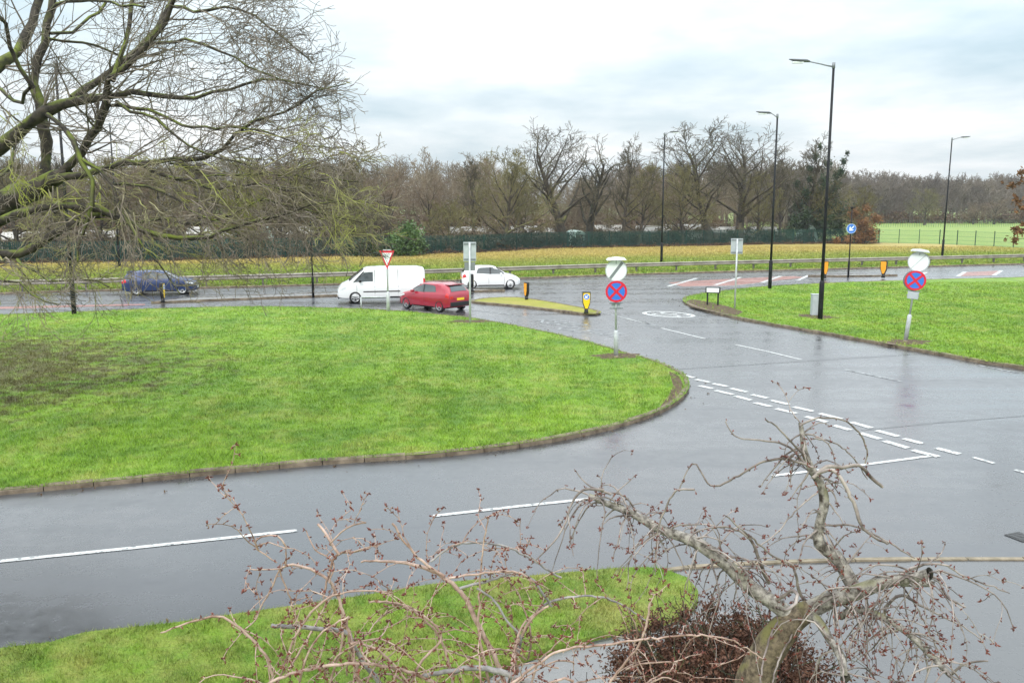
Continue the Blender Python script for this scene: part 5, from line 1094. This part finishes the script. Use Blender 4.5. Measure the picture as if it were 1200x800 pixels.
for L_, dY in (([(690,185,9),(720,158,9),(760,160,8),(800,155,8),(835,190,8),(857,207,7)], .1), ([(700,175,8),(735,165,8),(765,200,8),(790,255,8),(812,310,6),(870,345,4)], -.2), ([(655,60,5),(700,40,4),(760,45,4),(800,75,4),(820,120,4),(815,150,3)], .2),
              ([(670,150,6),(620,105,5),(560,95,4),(500,85,3),(475,50,2)], .1), ([(665,130,5),(600,62,4),(575,45,3)], -.1), ([(690,160,6),(620,140,6),(560,150,5),(500,185,5),(440,205,4),(400,150,3),(365,210,3)], .3),
              ([(180,215,8),(130,215,5),(98,260,5),(90,290,4),(60,340,3),(5,395,2)], -.2), ([(200,225,6),(140,200,3),(110,165,2)], .1), ([(95,265,3),(100,330,2.5),(108,375,2)], -.3), ([(400,215,5),(360,215,4),(330,260,4),(310,330,3),(305,420,2)], .2),
              ([(890,425,7),(940,400,5),(1000,395,4),(1060,425,3),(1165,465,2)], -.1), ([(900,420,6),(960,395,4),(1000,370,3),(1010,340,2)], .2), ([(930,410,6),(990,430,6),(1010,470,5),(1060,500,3)], -.2), ([(580,440,9),(560,390,8),(540,340,7),(500,310,5),(450,305,4),(400,320,3),(380,360,2)], -.2),
              ([(600,480,9),(640,460,8),(650,480,7),(625,505,6),(600,500,5)], -.3), ([(700,500,8),(660,470,7),(640,400,5),(600,380,4),(560,350,4),(480,280,3)], -.4), ([(700,220,4),(650,260,3),(600,320,3),(560,350,3)], -.2), ([(640,500,6),(600,540,5),(570,620,4),(560,690,3)], -.5),
              ([(740,500,5),(745,560,5),(755,620,4),(765,690,3)], -.6), ([(660,500,5),(640,560,4),(600,640,4),(590,690,3)], -.5), ([(1020,665,7),(1060,635,5),(1110,630,3)], -.1), ([(1000,655,3),(990,600,4),(940,500,4),(900,440,3)], .2), ([(690,90,4),(740,100,3),(790,140,3),(820,190,2)], .3), ([(715,300,5),(780,300,4),(850,330,4),(935,380,3)], -.2), ([(860,520,8),(870,490,7),(905,470,6),(960,500,4),(1050,545,3),(1100,580,2)], -.2)):
    T.hand(z8(L_), CY+T.r.uniform(-.15, .15), dY)
for li, (S2, rr) in enumerate(lim[1:], 1):
    n = len(S2); cnt = {1: 74, 2: 46, 3: 50, 4: 34, 5: 8, 6: 4}[li]
    for j in range(cnt):
        i = int(n*T.r.uniform(.12 if li != 1 else .3, .98)); q = S2[min(i, n-1)]; d = Vector((T.r.gauss(0, 1), T.r.gauss(0, .8), T.r.gauss(.25, .6))).normalized()
        T.arch(q+d*rr[min(i, n-1)]*.5, d, T.r.uniform(.2, .62)*(.7 if li == 2 else 1), T.r.uniform(.0040, .0075), g=T.r.uniform(1.2, 4.2))
va, fa = tubes([(ysub(P, base), rd) for P, rd in T.p+T.fine], 6); link('twigs', npmesh('twigs', va, fa, 4, True), 'cherry_twig', ct)
Vb, Fb = T.bud_mesh(); me = bpy.data.meshes.new('buds'); me.from_pydata(ysub(Vb, base), [], Fb); link('buds', me, 'bud', ct)
tag(ct, 'gnarled bare cherry tree with red buds and sawn limbs in the foreground', 'tree')
# ------------------------------------------------------------------ rosy caned shrub, lower left foreground
SY = 4.6; T = Twigs(9); z6 = lambda L_: [(x*.3+280, y*.3+590, w_*.72) for x, y, w_ in L_]
b0 = at(560, 1010, SY); base = Vector((b0.x, SY+.1, .03)); sh = empty('caned_shrub', base)
H_ = [(z6([(500,980,9),(480,800,8),(470,700,7),(440,560,7),(400,400,6.5),(350,300,6),(280,255,5.5),(210,240,5),(160,255,4)]), 0, .1), (z6([(-100,860,5),(120,700,5.5),(250,650,6),(400,625,6),(550,630,6.5),(660,655,7),(790,720,7),(960,900,7)]), -.3, .5),
 (z6([(1100,900,12),(1010,620,9),(960,520,9),(900,400,9),(850,325,9),(760,265,8),(690,240,7),(600,225,5),(480,225,3)]), .2, .2), (z6([(800,285,6),(700,210,5),(640,140,4),(600,75,4)]), .3, 0), (z6([(750,225,4),(830,170,4),(920,150,4),(1040,165,4),(1140,215,4),(1260,290,3)]), .3, .1),
 (z6([(330,370,4),(350,280,4),(380,200,5),(440,185,4),(515,170,3)]), 0, .1), (z6([(390,200,5),(350,130,5),(310,80,4)]), 0, .1), (z6([(360,150,3),(420,95,3),(500,72,3)]), 0, 0), (z6([(160,250,3),(120,340,3),(65,440,2)]), 0, 0), (z6([(160,255,3),(200,370,3),(230,460,2)]), 0, 0.05), (z6([(170,250,3),(110,258,2.5),(45,255,2)]), 0, 0),
 (z6([(180,240,3.5),(182,170,3.5),(150,125,3),(90,130,3),(65,165,2.5),(150,230,2)]), 0, 0), (z6([(700,760,9),(600,740,9),(550,700,9),(460,575,8),(430,510,8),(400,497,8),(260,482,8),(128,476,7)]), .1, 0),
 ([(450,870,5),(330,815,4.5),(320,790,4.2),(310,765,4),(288,742,3.6),(261,723,3.2),(225,728,2.8),(189,740,1.8)], -.2, 0), (z6([(720,668,7),(850,650,9),(930,640,10),(1040,660,12),(1150,710,12),(1250,800,14)]), .1, 0),
 ([(590,830,4),(604,770,4),(612,745,3.8),(620,727,3.6),(642,706,3.4),(672,699,3),(706,699,2.6),(732,710,2.2),(757,727,1.6)], .3, .2), (z6([(930,330,4),(1000,380,4),(1050,460,4),(1100,520,4),(1080,620,4)]), .2, 0), ([(560,830,3.6),(620,785,3.5),(657,762,3.4),(710,755,3.2),(770,747,2.8),(822,744,2.5),(860,751,2),(897,774,1.5)], -.2, .3),
 ([(700,830,3.5),(717,796,3.3),(744,762,3.1),(755,740,3),(762,706,2.6)], .2, 0), (z6([(600,900,5),(700,640,5),(790,520,4.5),(700,420,4),(600,385,3.5),(510,385,3)]), .1, .1), (z6([(440,545,5),(500,550,4.5),(600,620,4),(660,700,3)]), 0, 0), (z6([(300,880,5),(370,650,4.5),(400,560,4),(405,500,4)]), 0, 0),
 (z6([(200,860,4.5),(260,610,4),(330,500,3.5),(430,440,3)]), -.2, 0), (z6([(150,700,4),(230,500,4),(330,380,4),(450,340,3),(600,345,3)]), -.1, 0), (z6([(880,900,6),(800,560,5),(720,450,5),(640,400,4),(540,380,3)]), .2, 0), (z6([(1000,800,6),(940,520,5),(940,380,4),(950,200,3),(975,60,2)]), .2, 0), (z6([(350,310,3),(370,230,3),(300,180,2.4),(265,110,2)]), 0, .1), (z6([(860,330,5),(980,300,5),(1060,270,5),(1140,290,5),(1220,400,4)]), .2, .2), (z6([(820,290,4),(1000,265,4),(1090,268,4),(1160,310,4)]), .15, .1), (z6([(1120,900,7),(1080,600,6),(1100,520,5.5),(1150,440,5),(1210,400,4)]), .2, 0)]
grey = []; rosy = []
for i, (px, off, dY) in enumerate(H_):
    n0 = len(T.p); S2, rr = T.hand(px, SY+off, dY, .06); (grey if i in (12, 14, 4, 15, 16, 27) else rosy).append((S2, rr))
T.p = []
for S2, rr in grey+rosy:
    n = len(S2); Ls = n*.03
    for j in range(int(Ls*5.5)+1):
        i = int(n*T.r.uniform(.1, .98)); q = S2[min(i, n-1)]; d = Vector((T.r.gauss(0, 1), T.r.gauss(0, .8), T.r.gauss(.5, .7))).normalized(); T.arch(q, d, T.r.uniform(.12, .48), T.r.uniform(.0022, .0042), g=T.r.uniform(.6, 2.6), spur=.05, maxl=1)
for j in range(44):
    q = at(T.r.uniform(330, 760), T.r.uniform(770, 850), SY+T.r.uniform(-.2, .5)); T.arch(q, Vector((T.r.gauss(-.1, .7), T.r.gauss(0, .4), T.r.uniform(.2, 1))), T.r.uniform(.4, .85), T.r.uniform(.005, .008), g=T.r.uniform(.9, 2.2), spur=.06, maxl=1)
# stems gathering to the ground
for S2, rr in grey+rosy:
    e_ = S2[0] if S2[0].z < S2[-1].z else S2[-1]
    if e_.z < at(600, 790, SY).z: m_ = Vector(((e_.x+base.x)/2+T.r.uniform(-.1, .1), (e_.y+base.y)/2, e_.z*.5)); q = spline([tuple(e_), tuple(m_), (base.x+T.r.uniform(-.1, .1), base.y+T.r.uniform(-.1, .1), 0)], .08); r_ = rr[0]; rosy.append((q, [max(r_, .008)*(1+.8*i/len(q)) for i in range(len(q))]))
for nm, grp, m in (('cane', rosy, 'cane'), ('grey_cane', grey, 'cane_grey')): va, fa = tubes([(ysub(P, base), rd) for P, rd in grp], 8); link(nm, npmesh(nm, va, fa, 4, True), m, sh)
va, fa = tubes([(ysub(P, base), rd) for P, rd in T.p+T.fine], 5); link('twigs', npmesh('twigs', va, fa, 4, True), 'cane', sh)
Vb, Fb = T.bud_mesh(); me = bpy.data.meshes.new('buds'); me.from_pydata(ysub(Vb, base), [], Fb); link('buds', me, 'bud', sh)
tag(sh, 'tangle of rosy arching canes with buds, lower left foreground', 'shrub')
# ------------------------------------------------------------------ copper brown clipped bush under the cherry
BY = 7.4; cb = at(838, 800, BY); base = Vector((cb.x, BY, .03)); bu = empty('copper_bush', base); topz = at(838, 722, BY).z
cs = []; rr_ = []; rnd = random.Random(4)
for (px_, py_, w_) in ((838,775,46),(800,780,44),(760,790,40),(735,805,34),(880,772,44),(920,780,42),(955,795,38),(850,748,22),(815,752,22),(880,750,22),(780,768,24),(905,762,20),(860,810,60),(800,820,55),(920,825,50)):
    for dy in (-.35, .1, .5):
        q = at(px_, py_, BY); cs.append(Vector((q.x-base.x, dy+rnd.uniform(-.1, .1), q.z-base.z))); w2 = w_*BY/F*(1-.12*abs(dy)); rr_.append((w2, w2*1.1, w2))
for k_ in range(12): cs.append(Vector((rnd.uniform(-.7, .7), rnd.uniform(-.4, .4), rnd.uniform(.3, 1.3)))); rr_.append((.45, .45, .45))
link('foliage', leaf_mesh('foliage', cs, rr_, 80000, .019, seed=3, shell=.3), 'copper', bu)
out = {}
for j in range(16): grow(rnd, Vector((rnd.uniform(-.15, .15), rnd.uniform(-.1, .1), 0)), Vector((rnd.uniform(-.6, .6), rnd.uniform(-.3, .3), 1)), 1.7, .02, 1, 3, out, kids=(5, 5, 5), up=.1)
va, fa = tubes([(P, [max(x, .003) for x in Rd]) for l in out for P, Rd in out[l]], 4); link('stem', npmesh('stem', va, fa, 4), 'bark_dark', bu)
tag(bu, 'dense copper-brown rounded bush below the cherry tree', 'bush')
# ------------------------------------------------------------------ oak twigs with brown leaves at the right edge
Yo = 33.0; tb0 = Vector((27.5, Yo, .1)); ob = empty('leafy_oak', tb0); rnd = random.Random(12); out = {}
tr_ = spline([(0, 0, -.2), (.1, 0, 2.5), (-.2, 0, 5), (0, .2, 8.5)], .5); wt_ = [([tuple(q) for q in tr_], [.3-.22*i/len(tr_) for i in range(len(tr_))])]
cs = []; rr_ = []
for (x, y) in ((1196,203),(1204,212),(1187,216),(1193,236),(1200,244),(1206,230),(1190,268),(1197,273),(1202,262),(1190,280),(1214,220),(1220,250),(1225,200),(1240,240),(1250,215),(1235,180)):
    q = at(x, y, Yo+rnd.uniform(-.6, .6)); l = q-tb0; z_ = min(8, max(2.2, l.z-.3)); st_ = Vector((0, 0, z_)); m_ = st_.lerp(l, .5)+Vector((0, 0, .35)); s_ = spline([tuple(st_), tuple(m_), tuple(l)], .3); wt_.append(([tuple(v_) for v_ in s_], [.04-.03*i/len(s_) for i in range(len(s_))])); cs.append(l); rr_.append((.20, .2, .15))
    for _ in range(3): cs.append(l+Vector((rnd.gauss(0, .16), rnd.gauss(0, .2), rnd.gauss(0, .14)))); rr_.append((.1, .1, .09))
va, fa = tubes(wt_, 6); link('trunk', npmesh('trunk', va, fa, 4, True), 'bark_wood', ob); link('foliage', leaf_mesh('foliage', cs, rr_, 1500, .065, seed=2, shell=.1), 'orangeleaf', ob)
tag(ob, 'oak with dry brown leaves just reaching in at the right edge', 'tree')
# fallen leaves and grit gathered along the gutters
r9 = np.random.RandomState(31); cs = []; rr_ = []
for ln_, n_, off in ((left_o[:220], 260, .35), (right_o[:200], 200, .35), (near_o[:200], 160, .25)):
    for _ in range(n_):
        q = ln_[r9.randint(len(ln_)-1)]; cs.append(Vector((q.x+r9.normal(0, off), q.y+r9.normal(0, off), .008))); rr_.append((.05, .05, .002))
o = link('fallen_leaves', leaf_mesh('fallen_leaves', cs, rr_, 1600, .028, seed=5, shell=.1), 'litter'); o.location.z = .012; tag(o, 'brown leaves and grit lying along the kerbs', 'leaf litter', None, 'stuff')
# ------------------------------------------------------------------ damp winter air
hz = MB().box(-700, 700, -40, 900, -1.2, 40).build('haze', None); hm = bpy.data.materials.new('damp_air'); hm.use_nodes = True; t = hm.node_tree; t.nodes.clear()
ho = nn(t, 'ShaderNodeOutputMaterial'); hv = nn(t, 'ShaderNodeVolumePrincipled'); hv.inputs['Color'].default_value = (.90, .94, 1, 1); hv.inputs['Density'].default_value = .0003; hv.inputs['Anisotropy'].default_value = .3
t.links.new(hv.outputs[0], ho.inputs['Volume']); hz.data.materials.append(hm); tag(hz, 'thin damp haze paling the far wood', 'haze', None, 'stuff')
# ------------------------------------------------------------------ grass blades
def inside(poly, X, Y):
    ins = np.zeros(len(X), bool); n = len(poly); px = np.array([p[0] for p in poly]); py = np.array([p[1] for p in poly]); j = n-1
    for i in range(n):
        c = ((py[i] > Y) != (py[j] > Y)); 
        with np.errstate(divide='ignore', invalid='ignore'): c &= X < (px[j]-px[i])*(Y-py[i])/(py[j]-py[i])+px[i]
        ins ^= c; j = i
    return ins
def lawn_blades(name, poly, N, ymin, ymax, h, wd, seed, label, z=.105, power=2.0, m='blades'):
    r = np.random.RandomState(seed); P = [(p.x, p.y) for p in poly]
    # density falls with distance
    u = r.rand(N); Y = ymin*(ymax/ymin)**u; X = (r.rand(N)*2-1)*(Y*.95+3); k = inside(P, X, Y)
    for q_ in SOIL: k &= ~(inside(q_, X, Y) & (r.rand(N) < .86))
    X, Y = X[k], Y[k]
    n = len(X); clump = np.sin(X*5.1+np.sin(Y*3.7)*2)*np.sin(Y*4.3+np.sin(X*2.9)*2); sz = (1+.35*clump)*(.6+.8*r.rand(n)); grow_ = 1+np.clip((Y-15)/25, 0, 1.6)
    a = r.rand(n)*6.28; lx = r.normal(0, .55, n); ly = r.normal(0, .55, n); H = h*sz; W = wd*grow_*sz
    A = np.stack((X-np.cos(a)*W, Y-np.sin(a)*W, np.full(n, z-.005)), 1); B = np.stack((X+np.cos(a)*W, Y+np.sin(a)*W, np.full(n, z-.005)), 1); T_ = np.stack((X+lx*H, Y+ly*H, z+H), 1)
    V = np.stack((A, B, T_), 1).reshape(-1, 3); o = link(name, npmesh(name, V, np.arange(3*n).reshape(n, 3), 3), m); tag(o, label, 'grass', None, 'stuff'); return o
lawn_blades('grass', near_o, 560000, 8.2, 17, .045, .0035, 1, 'short green grass on the near verge', m='blades_near')
lawn_blades('grass', left_o, 1300000, 15.5, 52, .055, .005, 2, 'lush bright green grass on the large island lawn')
lawn_blades('grass', right_o+[Vector((140, 30, 0))], 1000000, 28, 62, .05, .007, 3, 'bright green grass on the lawn right of the junction')
lawn_blades('grass', [Vector((p.x, p.y+.3, 0)) for p in vk]+[Vector((p.x, p.y-1, 0)) for p in mesh_l[::-1]]+[Vector((p.x, p.y-1, 0)) for p in fence_l[::-1]], 1200000, 46, 112, .11, .012, 4, 'rough straw-coloured grass on the verge behind the crash barrier', m='verge_blades')
